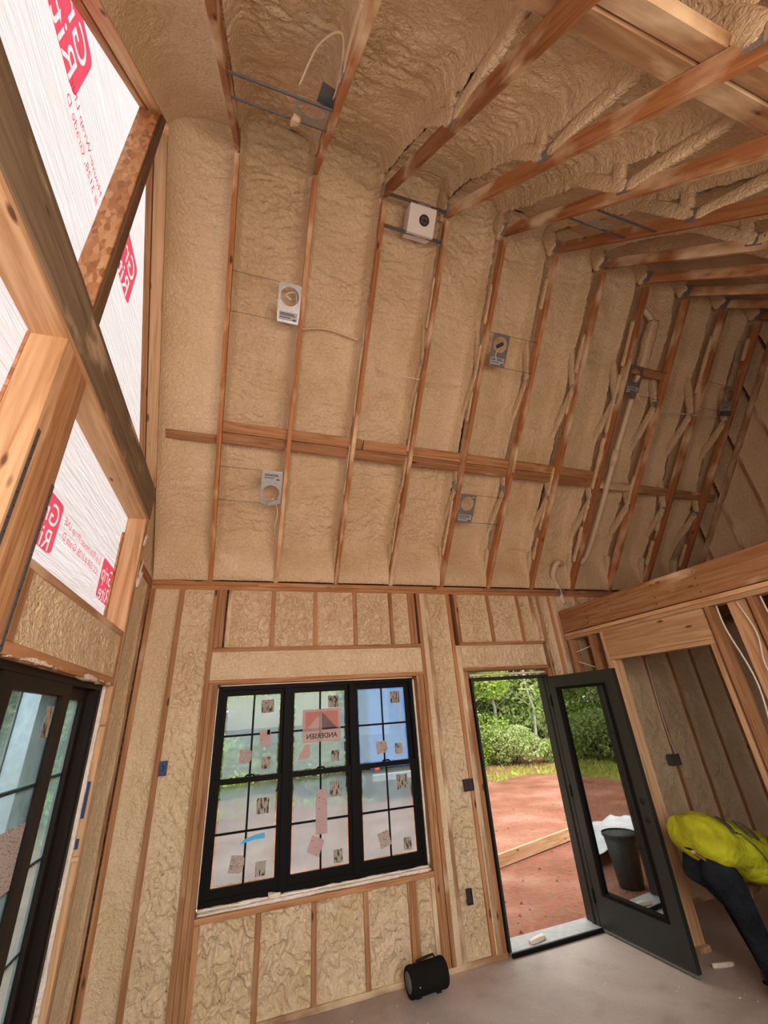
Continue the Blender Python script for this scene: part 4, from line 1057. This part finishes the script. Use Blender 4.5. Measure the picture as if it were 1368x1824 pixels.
# foam crumbs on the floor, beyond counting
mb = MB()
for k in range(260):
    x, y = rnd.uniform(-.9, 3.2), rnd.uniform(-2.2, -.03); r0 = rnd.uniform(.002, .007)
    mb.poly([(x+r0, y, 0), (x-r0*.6, y+r0, 0), (x-r0*.5, y-r0, 0), (x, y, r0*1.2)], [(0, 1, 3), (1, 2, 3), (2, 0, 3), (0, 2, 1)])
o = mb.build('floor_crumbs', M['sealant']); tag(o, 'small pale foam crumbs scattered over the concrete floor', 'debris', kind='stuff')
for i, (x, y, a, l_) in enumerate(((3.22, -.80, .2, .16), (2.30, .04, .3, .0))):
    if l_ > 0:
        o = foam_bar('foam_offcut', (x, y, .016), (x+l_, y-.05, .016), .022, .026, None, (0, 1, 0), .006, M['sealant']); tag(o, 'thin pale foam offcut on the floor beside the open door', 'foam scrap')

# ================================================================== PERSON
def ell_tube(mbx, pts, rads, n=18):
    """closed tube with elliptic sections: rads = [(side, height)]; side axis is world Y"""
    pts = [Vector(p) for p in pts]; rings = []
    for i, p in enumerate(pts):
        t = (pts[min(i+1, len(pts)-1)]-pts[max(i-1, 0)]).normalized()
        u = Vector((0, 1, 0)); u = (u-t*u.dot(t)).normalized(); w = t.cross(u)
        a, b_ = rads[i]; rings.append([p+u*math.cos(2*math.pi*k/n)*a+w*math.sin(2*math.pi*k/n)*b_ for k in range(n)])
    v = [q for r0 in rings for q in r0]
    f = [(i*n+k, i*n+(k+1) % n, (i+1)*n+(k+1) % n, (i+1)*n+k) for i in range(len(pts)-1) for k in range(n)]
    f += [tuple(reversed(range(n))), tuple((len(pts)-1)*n+k for k in range(n))]
    mbx.poly(v, f)
def remesh(o, vox, it=6):
    r_ = o.modifiers.new('remesh', 'REMESH'); r_.mode = 'VOXEL'; r_.voxel_size = vox; r_.use_smooth_shade = True
    s_ = o.modifiers.new('smooth', 'SMOOTH'); s_.factor = .5; s_.iterations = it
PX, PY = 3.06, -1.20
person = empty('person', (PX, PY, 0)); tag(person, 'person bent double in a yellow-green work shirt and dark jeans', 'person')
hip = Vector((3.00, PY, .885)); chest = Vector((3.50, PY, .735)); neck = Vector((3.70, PY, .655)); head = Vector((3.83, PY, .56))
# body: one continuous surface
mb = MB()
ell_tube(mb, [hip+Vector((-.10, 0, -.03)), hip, hip.lerp(chest, .5), chest, chest.lerp(neck, .6), neck], [(.12, .09), (.155, .115), (.145, .105), (.17, .115), (.12, .08), (.06, .06)])
ell_tube(mb, [chest.lerp(neck, .8), neck, neck.lerp(head, .6)], [(.06, .06), (.056, .056), (.06, .062)])
ell_tube(mb, [head+Vector((-.085, 0, .055)), head+Vector((-.06, 0, .04)), head, head+Vector((.065, 0, -.05)), head+Vector((.10, 0, -.082))], [(.03, .03), (.066, .075), (.076, .10), (.066, .085), (.03, .035)])
face = Vector((-.55, 0, -.83))            # face looks down and back toward the feet
ell_tube(mb, [head+face*.085, head+face*.115, head+face*.125], [(.016, .022), (.013, .016), (.005, .006)], 8)      # nose
for s_ in (-1, 1):
    ell_tube(mb, [head+Vector((-.012, s_*.074, -.01)), head+Vector((-.006, s_*.092, -.01))], [(.01, .02), (.004, .016)], 8)   # ears
    sh = chest+Vector((.07, s_*.17, -.01))
    el = sh+Vector((.10, s_*.05, -.25)); wr = Vector((3.50, PY+s_*.155, .475)); hd = Vector((3.425, PY+s_*.15, .475))
    ell_tube(mb, [sh+Vector((-.03, -s_*.03, .02)), sh, sh.lerp(el, .5), el, el.lerp(wr, .4), wr, wr.lerp(hd, .3)], [(.05, .06), (.058, .062), (.05, .052), (.042, .042), (.042, .042), (.028, .032), (.034, .022)])
    ell_tube(mb, [wr, wr.lerp(hd, .5), hd, hd+Vector((-.015, 0, -.008))], [(.026, .024), (.038, .017), (.042, .014), (.036, .011)], 12)
    for q, (dy, ln) in enumerate(((-.031, .062), (-.011, .074), (.010, .070), (.029, .055))):
        a = hd+Vector((-.006, dy, -.004)); b_ = a+Vector((-ln*.55, dy*.1, -.010)); c_ = b_+Vector((-ln*.25, 0, -ln*.40)); d_ = c_+Vector((.0, 0, -ln*.28))
        ell_tube(mb, [a, b_, c_, d_], [(.0088, .0088), (.0085, .0085), (.0078, .0078), (.0055, .0055)], 8)
    a = wr.lerp(hd, .35)+Vector((0, -s_*.024, -.002)); b_ = a+Vector((-.030, -s_*.022, -.020)); c_ = b_+Vector((-.028, -s_*.004, -.022))
    ell_tube(mb, [a, b_, c_], [(.013, .012), (.0105, .0105), (.007, .007)], 8)
body = mb.build('body', M['skin'], person, None, True); remesh(body, .0062, 3)
# hair cap and face
mb = MB(); ell_tube(mb, [head+Vector((-.07, 0, .065)), head+Vector((-.03, 0, .045)), head+Vector((.04, 0, .005)), head+Vector((.10, 0, -.055)), head+Vector((.115, 0, -.085))], [(.03, .02), (.074, .06), (.083, .078), (.070, .060), (.02, .02)])
mb.build('hair', M['hair'], person, None, True)
for s_ in (-1, 1):
    p = head+face*.084+Vector((.022, s_*.028, -.010)); MB().tube([p, p+face*.006], [.009, .004], 8).build('eye', M['white_label'], person, None, True)
p = head+face*.085+Vector((-.035, 0, .02)); MB().tube([p+Vector((0, -.022, 0)), p+face*.004, p+Vector((0, .022, 0))], .004, 6).build('mouth', M['ink_red'], person, None, True)
# shirt
SPTS = [hip+Vector((-.150, 0, -.045)), hip+Vector((-.132, 0, -.035)), hip+Vector((-.080, 0, .0)), hip+Vector((.0, 0, -.005)), hip.lerp(chest, .35), hip.lerp(chest, .7), chest+Vector((0, 0, -.005)), chest+Vector((.10, 0, -.03)), chest.lerp(neck, .85)]
SRAD = [(.07, .06), (.145, .115), (.215, .165), (.226, .176), (.198, .154), (.195, .150), (.210, .150), (.185, .120), (.085, .075)]
mb = MB(); ell_tube(mb, SPTS, SRAD, 40)
for s_ in (-1, 1):
    sh = chest+Vector((.07, s_*.17, -.01)); el = sh+Vector((.10, s_*.05, -.25))
    ell_tube(mb, [sh+Vector((-.06, -s_*.06, .02)), sh, sh.lerp(el, .45), sh.lerp(el, .80)], [(.08, .09), (.088, .092), (.082, .085), (.084, .086)], 20)
# loose belly of the shirt hanging down
ell_tube(mb, [hip.lerp(chest, .25)+Vector((0, 0, -.08)), hip.lerp(chest, .6)+Vector((.02, 0, -.12)), chest+Vector((.02, 0, -.13))], [(.13, .06), (.165, .085), (.15, .08)], 24)
# folds: ripple the surface diagonally
vv = []
for (x, y, z) in mb.v:
    k_ = .006*math.sin(70*(x*.8+z*1.1)+3*math.sin(9*y)) * (1 if z < .93 else .35)
    vv.append((x, y+k_*(1 if y > PY else -1), z+k_*.4))
mb.v = vv
shirt = mb.build('shirt', M['shirt'], person, None, True); remesh(shirt, .011, 4)
shirt['label'] = 'yellow-green work shirt with black print on the back'
# jeans
mb = MB()
ell_tube(mb, [hip+Vector((-.125, 0, -.075)), hip+Vector((-.095, 0, -.05)), hip+Vector((-.02, 0, -.045)), hip+Vector((.10, 0, -.06))], [(.08, .06), (.140, .105), (.150, .110), (.11, .09)], 24)
for s_, kx, ax_ in ((-1, 3.07, 3.17), (1, 3.22, 3.36)):
    h0 = hip+Vector((-.03, s_*.080, -.075)); kn = Vector((kx, PY+s_*.10, .475)); an = Vector((ax_, PY+s_*.095, .085))
    ell_tube(mb, [h0+Vector((.0, -s_*.02, .0)), h0+Vector((-.005, 0, -.09)), h0.lerp(kn, .5), kn, kn.lerp(an, .35), kn.lerp(an, .75), an], [(.07, .09), (.100, .122), (.094, .112), (.074, .082), (.070, .076), (.064, .068), (.068, .070)], 22)
jeans = mb.build('jeans', M['denim'], person, None, True); remesh(jeans, .012, 4)
for s_, ax_ in ((-1, 3.17), (1, 3.36)):
    y_ = PY+s_*.095
    mb = MB(); ell_tube(mb, [(ax_-.075, y_, .045), (ax_-.05, y_, .05), (ax_+.03, y_, .052), (ax_+.12, y_, .040), (ax_+.175, y_, .032), (ax_+.195, y_, .028)], [(.030, .030), (.040, .048), (.043, .050), (.045, .038), (.038, .028), (.015, .015)], 16)
    ell_tube(mb, [(ax_-.01, y_, .05), (ax_-.005, y_, .13)], [(.042, .048), (.045, .052)], 16)
    bt = mb.build('boot', M['boot'], person, None, True); remesh(bt, .008, 3)
    MB().box((ax_-.07, y_-.036, 0), (ax_+.175, y_+.036, .016)).build('sole', M['black_rubber'], bt)
# chrome clip at the back of the belt
bar('belt_clip', (2.745, PY-.12, .868), (2.825, PY-.12, .818), .030, .022, M['chrome'], person, (0, 1, 0), .006)
# print on the back of the shirt, wrapped on the same surface
def back_pt(s, a, off=.013):
    a = a+.115; off = off+.005
    """s along the spine 0..1 (hip to chest), a = arc position across the back in metres, + toward the camera side"""
    p = hip.lerp(chest, s)+Vector((0, 0, .004)); R1, R2 = .195, .152
    t = (chest-hip).normalized(); w = Vector((0, 0, 1)); w = (w-t*w.dot(t)).normalized()
    th_ = a/R1; return p + Vector((0, -1, 0))*math.sin(th_)*(R1+off) + w*math.cos(th_)*(R2+off)
def stroke(pts, r0=.0036, name='shirt_print'):
    out = []
    for i in range(len(pts)-1):
        for q in range(4): out.append(back_pt(pts[i][0]+(pts[i+1][0]-pts[i][0])*q/4, pts[i][1]+(pts[i+1][1]-pts[i][1])*q/4))
    out.append(back_pt(*pts[-1])); MB().tube(out, r0, 6).build(name, M['ink_dark'], shirt)
def print_text(txt, size, s0, a0, turn=0):
    me = text_data(txt, size, .001); me.materials.clear(); me.materials.append(M['ink_dark'])
    for v in me.vertices: v.co = back_pt(s0-v.co.y/.52, a0+v.co.x, .014)
    me.name = 'shirt_lettering'; link(bpy.data.objects.new('shirt_lettering', me), shirt)
pill = [(.165+.035*math.sin(t)*1.0, .02+.075*math.copysign(abs(math.cos(t))**.5, math.cos(t))) for t in [2*math.pi*k/20 for k in range(21)]]
stroke(pill); 
stroke([(.20, .095), (.23, .08), (.27, .09), (.31, .085), (.35, .11), (.40, .13), (.46, .15), (.55, .19), (.64, .235), (.70, .255), (.72, .22), (.71, .19), (.74, .17), (.73, .14), (.78, .12), (.79, .09), (.83, .06)])
arc = [(.50-.085*math.sin(t), .015+.075*math.cos(t)) for t in [math.pi*k/12 for k in range(13)]]
stroke(arc, .004); stroke([(.485-.055*math.sin(t), .015+.05*math.cos(t)) for t in [math.pi*k/10 for k in range(11)]], .0025)
# dark bar with the word
def patch(s0, s1, a0, a1, off=.014):
    g = [[back_pt(s0+(s1-s0)*i/4, a0+(a1-a0)*j/8, off) for j in range(9)] for i in range(5)]
    v = [p for r0 in g for p in r0]; f = [(i*9+j, i*9+j+1, (i+1)*9+j+1, (i+1)*9+j) for i in range(4) for j in range(8)]
    mesh('shirt_print', v, f, M['ink_dark'], shirt)
patch(.155, .175, -.03, .07); patch(.575, .625, -.07, .10); print_text('UNITED', .042, .535, .015)

person.location.x += .055

# ================================================================== OUTSIDE
ground_z = -.2
nx = 110
gx, gy = np.meshgrid(np.linspace(-40, 60, nx), np.linspace(-40, 60, nx))
dist = np.hypot(gx-1, gy)
gz = ground_z + (fbm(gx*.35, gy*.35, 2.2)-.5)*.25*np.clip((dist-7)/6, 0, 1)
ground = grid_mesh('ground', np.stack([gx, gy, gz-.0], -1), M['dirt'], None)
tag(ground, 'bare red dirt yard outside the house', 'ground', kind='structure')
mb = MB()
for k in range(420):
    x, y = rnd.uniform(1.0, 9), rnd.uniform(.5, 8); r0 = rnd.uniform(.008, .04)
    a = rnd.uniform(0, 6)
    mb.poly([(x+r0*math.cos(a), y+r0*math.sin(a), ground_z-.005), (x+r0*math.cos(a+2.1), y+r0*math.sin(a+2.1), ground_z-.005), (x+r0*math.cos(a+4.2), y+r0*math.sin(a+4.2), ground_z-.005), (x, y, ground_z+r0*.7)], [(0, 1, 3), (1, 2, 3), (2, 0, 3), (0, 2, 1)])
o = mb.build('dirt_clods', M['dirt']); tag(o, 'loose clods and stones on the red dirt', 'clods', kind='stuff')
o = bar('lumber_board', (2.75, 2.26, ground_z+.075), (5.6, 3.08, ground_z+.10), .04, .15, M['wood_pale'], None, (0, 1, 0)); tag(o, 'long pale board on edge lying across the red dirt yard', 'board')
# grass strip
rg = np.random.RandomState(5); Ng = 40000
bx = rg.uniform(-14, 30, Ng); by = rg.uniform(8.2, 14, Ng)+ .5*np.sin(bx*.9); bh = rg.uniform(.03, .13, Ng); ba = rg.uniform(0, 6.28, Ng); bw = rg.uniform(.02, .05, Ng)
k2 = rg.rand(Ng) < .22; bx = np.where(k2, rg.uniform(-9, -4.6, Ng), bx); by = np.where(k2, rg.uniform(1.5, 9, Ng), by)
keep = (by > 8.6+.4*np.sin(bx*1.7)) | k2; bx, by, bh, ba, bw = bx[keep], by[keep], bh[keep], ba[keep], bw[keep]; Ng = len(bx)
def cards(name, X, Y, Z, H, A, Wd, lean, mat, parent):
    n_ = len(X); v = np.zeros((n_, 3, 3))
    v[:, 0] = np.stack([X-Wd*np.cos(A), Y-Wd*np.sin(A), Z], -1); v[:, 1] = np.stack([X+Wd*np.cos(A), Y+Wd*np.sin(A), Z], -1)
    v[:, 2] = np.stack([X+lean*H*np.cos(A*3), Y+lean*H*np.sin(A*3), Z+H], -1)
    me = bpy.data.meshes.new(name); me.vertices.add(n_*3); me.vertices.foreach_set('co', v.reshape(-1).astype(np.float32))
    me.loops.add(n_*3); me.loops.foreach_set('vertex_index', np.arange(n_*3, dtype=np.int32)); me.polygons.add(n_)
    me.polygons.foreach_set('loop_start', (np.arange(n_)*3).astype(np.int32)); me.polygons.foreach_set('loop_total', np.full(n_, 3, np.int32))
    me.update(calc_edges=True); me.materials.append(mat); return link(bpy.data.objects.new(name, me), parent)
o = cards('grass', bx, by, np.full(Ng, ground_z-.03), bh, ba, bw, .5, M['grass'], None); tag(o, 'strip of short yellow-green grass at the edge of the trees', 'grass', kind='stuff')

def leaf_mesh(name, n_, size, blobs, mat, seed):
    """quads scattered through ellipsoidal clumps"""
    r0 = np.random.RandomState(seed); vs_, ct = [], 0
    tot = sum(b_[3]*b_[4] for b_ in blobs)
    for (x, y, z, a, c_) in blobs:
        k = int(n_*a*c_/tot); d = r0.normal(size=(k, 3)); d /= np.linalg.norm(d, axis=1)[:, None]
        rr = r0.uniform(.45, 1.0, (k, 1))**.6; p = np.array([x, y, z])+d*rr*np.array([a, a, c_])
        nrm = d*.5+r0.normal(size=(k, 3))*.7+np.array([0, 0, .4]); nrm /= np.linalg.norm(nrm, axis=1)[:, None]
        u = np.cross(nrm, r0.normal(size=(k, 3))); u /= np.linalg.norm(u, axis=1)[:, None]; w = np.cross(nrm, u)
        s_ = size*r0.uniform(.55, 1.3, (k, 1))
        vs_.append(np.stack([p-u*s_, p+w*s_*.55, p+u*s_, p-w*s_*.55], 1))
    v = np.concatenate(vs_); k = len(v); me = bpy.data.meshes.new(name)
    me.vertices.add(k*4); me.vertices.foreach_set('co', v.reshape(-1).astype(np.float32)); me.loops.add(k*4)
    me.loops.foreach_set('vertex_index', np.arange(k*4, dtype=np.int32)); me.polygons.add(k)
    me.polygons.foreach_set('loop_start', (np.arange(k)*4).astype(np.int32)); me.polygons.foreach_set('loop_total', np.full(k, 4, np.int32))
    me.update(calc_edges=True); me.materials.append(mat); return me
def trunk_mesh(name, h, r0_, mat, seed):
    rr = random.Random(seed); mbx = MB(); pts = [Vector((0, 0, -.3))]
    for k in range(6): pts.append(Vector((rr.uniform(-.12, .12)*k*.4, rr.uniform(-.12, .12)*k*.4, h*(k+1)/6)))
    mbx.tube(pts, [r0_*(1-.13*k) for k in range(7)], 8)
    for k in range(10):
        i = rr.randint(1, 5); a = rr.uniform(0, 6.3); l_ = rr.uniform(.8, 2.0); p = pts[i].lerp(pts[i+1], rr.random()) if i < 6 else pts[5]
        q = p+Vector((math.cos(a)*l_*.5, math.sin(a)*l_*.5, l_*.35)); s_ = p+Vector((math.cos(a+.2)*l_, math.sin(a+.2)*l_, l_*.9))
        mbx.tube([p, q, s_], [r0_*.35, r0_*.22, r0_*.08], 6)
    me = bpy.data.meshes.new(name); me.from_pydata(mbx.v, [], mbx.f); me.update(); me.materials.append(mat); return me
kinds = []
for q, (mat, bk, h, sd, lab) in enumerate((('leaf_a', 'bark', 6.5, 1, 'dark green'), ('leaf_b', 'bark_birch', 7.0, 2, 'pale green'), ('leaf_c', 'bark', 5.5, 3, 'bright green'))):
    rr = random.Random(sd); blobs = [(rr.uniform(-1.2, 1.2), rr.uniform(-1.2, 1.2), rr.uniform(.7, h+1.5), rr.uniform(.8, 1.4), rr.uniform(.55, .95)) for _ in range(26)]
    kinds.append((leaf_mesh('crown', 30000, .068, blobs, M[mat], sd), trunk_mesh('trunk', h, .11, M[bk], sd), lab))
rr = random.Random(21)
spots = []
for row, (y_, n_) in enumerate(((12.8, 10), (15.5, 9), (19.0, 8))):
    for k in range(n_): spots.append((-7+3.1*k+rr.uniform(-.9, .9)+row*1.3, y_+rr.uniform(-.7, .7), rr.uniform(.9, 1.35)))
for k in range(7): spots.append((-10.5+rr.uniform(-1.5, 1), -4+2.6*k, rr.uniform(1.0, 1.3)))
for i, (x, y, s_) in enumerate(spots):
    cr, tr, lab = kinds[i % 3]
    o = empty('tree', (x, y, ground_z), None, rr.uniform(0, 6.28)); o.scale = (s_, s_, s_)
    where = 'in the row beyond the yard' if y < 13.6 else ('behind the front row beyond the yard' if y < 17.3 else 'at the back of the wood')
    if i >= len(spots)-7: where = 'beyond the sliding door side of the house'
    tag(o, f'{lab} leafy tree {where}', 'tree', f'{lab} trees {where}')
    for nm, me in (('crown', cr), ('trunk', tr)):
        c_ = bpy.data.objects.new(nm, me); COL.objects.link(c_); c_.parent = o
shr = [leaf_mesh('foliage', 7500, .05, [(rr.uniform(-.7, .7), rr.uniform(-.5, .5), rr.uniform(.3, 1.1), rr.uniform(.45, .75), rr.uniform(.4, .6)) for _ in range(8)], M[mt], 40+q) for q, mt in enumerate(('leaf_c', 'leaf_b', 'leaf_a'))]
for k in range(28):
    x = -5+1.45*k+rr.uniform(-.4, .4); y = 11.0+rr.uniform(-.7, .9); s_ = rr.uniform(.35, 1.25)
    if k >= 22: x, y = -7.6+rr.uniform(-.5, .5), 2.0+1.5*(k-22)
    o = empty('shrub', (x, y, ground_z), None, rr.uniform(0, 6.28)); o.scale = (s_, s_, s_)
    lab = ('bright green', 'pale green', 'dark green')[k % 3]
    tag(o, f'{lab} leafy shrub at the foot of the trees beyond the grass', 'shrub', f'{lab} shrubs along the grass')
    c_ = bpy.data.objects.new('foliage', shr[k % 3]); COL.objects.link(c_); c_.parent = o
    mbx = MB()
    for j in range(4): mbx.tube([(0, 0, -.1), (rr.uniform(-.3, .3), rr.uniform(-.3, .3), .5), (rr.uniform(-.6, .6), rr.uniform(-.5, .5), 1.1)], [.02, .014, .006], 5)
    me = bpy.data.meshes.new('stem'); me.from_pydata(mbx.v, [], mbx.f); me.materials.append(M['bark']); c_ = bpy.data.objects.new('stem', me); COL.objects.link(c_); c_.parent = o

for i, (x, y, h_) in enumerate(((8.35, 11.6, 7.5), (9.6, 12.2, 7.0), (11.2, 11.9, 6.5))):
    o = empty('birch_trunk', (x, y, ground_z)); tag(o, ('pale slender birch trunk nearest the door frame edge', 'pale slender birch trunk in the middle of the doorway view', 'pale slender birch trunk beside the open door leaf')[i], 'tree trunk', 'birch trunks')
    rb_ = random.Random(60+i); mbx = MB(); pts = [(x+rb_.uniform(-.1, .1)*k*.6, y, ground_z-.1+h_*k/7) for k in range(8)]
    mbx.tube(pts, [.075-.007*k for k in range(8)], 10); mbx.build('trunk', M['bark_birch'], o, None, True)
    for k in range(9):
        p = Vector(pts[2+k % 5]); a = rb_.uniform(-2.8, 2.8); l_ = rb_.uniform(.6, 1.5)
        MB().tube([p, p+Vector((math.sin(a)*l_*.5, -.1, l_*.3)), p+Vector((math.sin(a)*l_, -.25, l_*.75))], [.02, .013, .005], 6).build('branch', M['bark_birch'], o, None, True)

# blue box truck parked in the yard, seen hazily through the right window unit
tk = empty('box_truck', (4.15, 8.0, ground_z)); tag(tk, 'blue box truck with white trim parked in the yard beyond the window', 'truck')
def tb(name, lo, hi, mat, c=.03): return box(name, (4.15+lo[0], 8+lo[1], ground_z+lo[2]), (4.15+hi[0], 8+hi[1], ground_z+hi[2]), M[mat], tk, c)
tb('cargo_box', (-1.05, 0, .75), (1.05, 3.4, 2.75), 'truck_blue'); tb('roof_rail', (-1.08, -.03, 2.68), (1.08, .05, 2.80), 'truck_white'); tb('bumper', (-1.0, -.12, .45), (1.0, .0, .62), 'steel', .02)
for sx_ in (-.52, .52):
    d_ = tb('rear_door', (sx_-.49, -.025, .82), (sx_+.49, -.001, 2.62), 'truck_blue', .01)
    box('lock_bar', (4.15+sx_*.25-.012, 8-.05, ground_z+.9), (4.15+sx_*.25+.012, 8-.027, ground_z+2.55), M['steel'], d_)
tb('cab', (-.95, 3.45, .55), (.95, 5.0, 2.1), 'truck_white', .12); tb('chassis', (-.5, .1, .5), (.5, 4.9, .72), 'black_rubber', .01)
for sx_ in (-.85, .85):
    for sy_ in (.9, 4.2):
        mb = MB(); mb.tube([(4.15+sx_-.13, 8+sy_, ground_z+.38), (4.15+sx_-.10, 8+sy_, ground_z+.38), (4.15+sx_+.10, 8+sy_, ground_z+.38), (4.15+sx_+.13, 8+sy_, ground_z+.38)], [.33, .38, .38, .33], 24); w_ = mb.build('wheel', M['black_rubber'], tk, None, True)
        mb = MB(); mb.tube([(4.15+sx_-.14, 8+sy_, ground_z+.38), (4.15+sx_+.14, 8+sy_, ground_z+.38)], .18, 16); mb.build('rim', M['steel'], w_, None, True)
    tb('tail_light', (sx_-.06, -.045, .70), (sx_+.06, -.026, .80), 'ink_red', .005)
# wrapped porch post seen through the sliding door
pp = empty('porch_post', (-2.6, 2.28, ground_z)); tag(pp, 'white film-wrapped porch post outside the sliding door', 'post')
mb = MB(); mb.tube([(-2.6, 2.28, ground_z+.001), (-2.6, 2.28, 4.2)], .17, 24); mb.build('shaft', M['post_wrap'], pp, None, True)
MB().box((-2.82, 2.06, ground_z), (-2.38, 2.50, ground_z+.18)).build('base', M['sheet_white'], pp)
# bin and white sheet by the outside wall, mirrored in the door glass
BX, BY = 1.38, .88
bn = empty('waste_bin', (BX, BY, ground_z)); tag(bn, 'dark waste bin outside, mirrored in the open door glass', 'bin')
mb = MB(); mb.tube([(BX, BY, ground_z+.001), (BX, BY, ground_z+.28), (BX, BY, ground_z+.52)], [.14, .165, .19], 20); mb.build('bin_body', M['bin_grey'], bn, None, True)
mb = MB(); mb.tube([(BX, BY, ground_z+.505), (BX, BY, ground_z+.535)], [.205, .205], 20, caps=False); mb.build('rim', M['bin_grey'], bn, None, True)
sxg, syg = np.meshgrid(np.linspace(-.6, 1.6, 40), np.linspace(1.5, 2.6, 24))
o = grid_mesh('plastic_sheet', np.stack([sxg, syg, ground_z+.05+.30*fbm(sxg*2.2, syg*2.2, 9.3)], -1), M['sheet_white'], None); tag(o, 'crumpled white plastic sheet on the dirt, mirrored in the door glass', 'sheet')
o.modifiers.new('thick', 'SOLIDIFY').thickness = .004
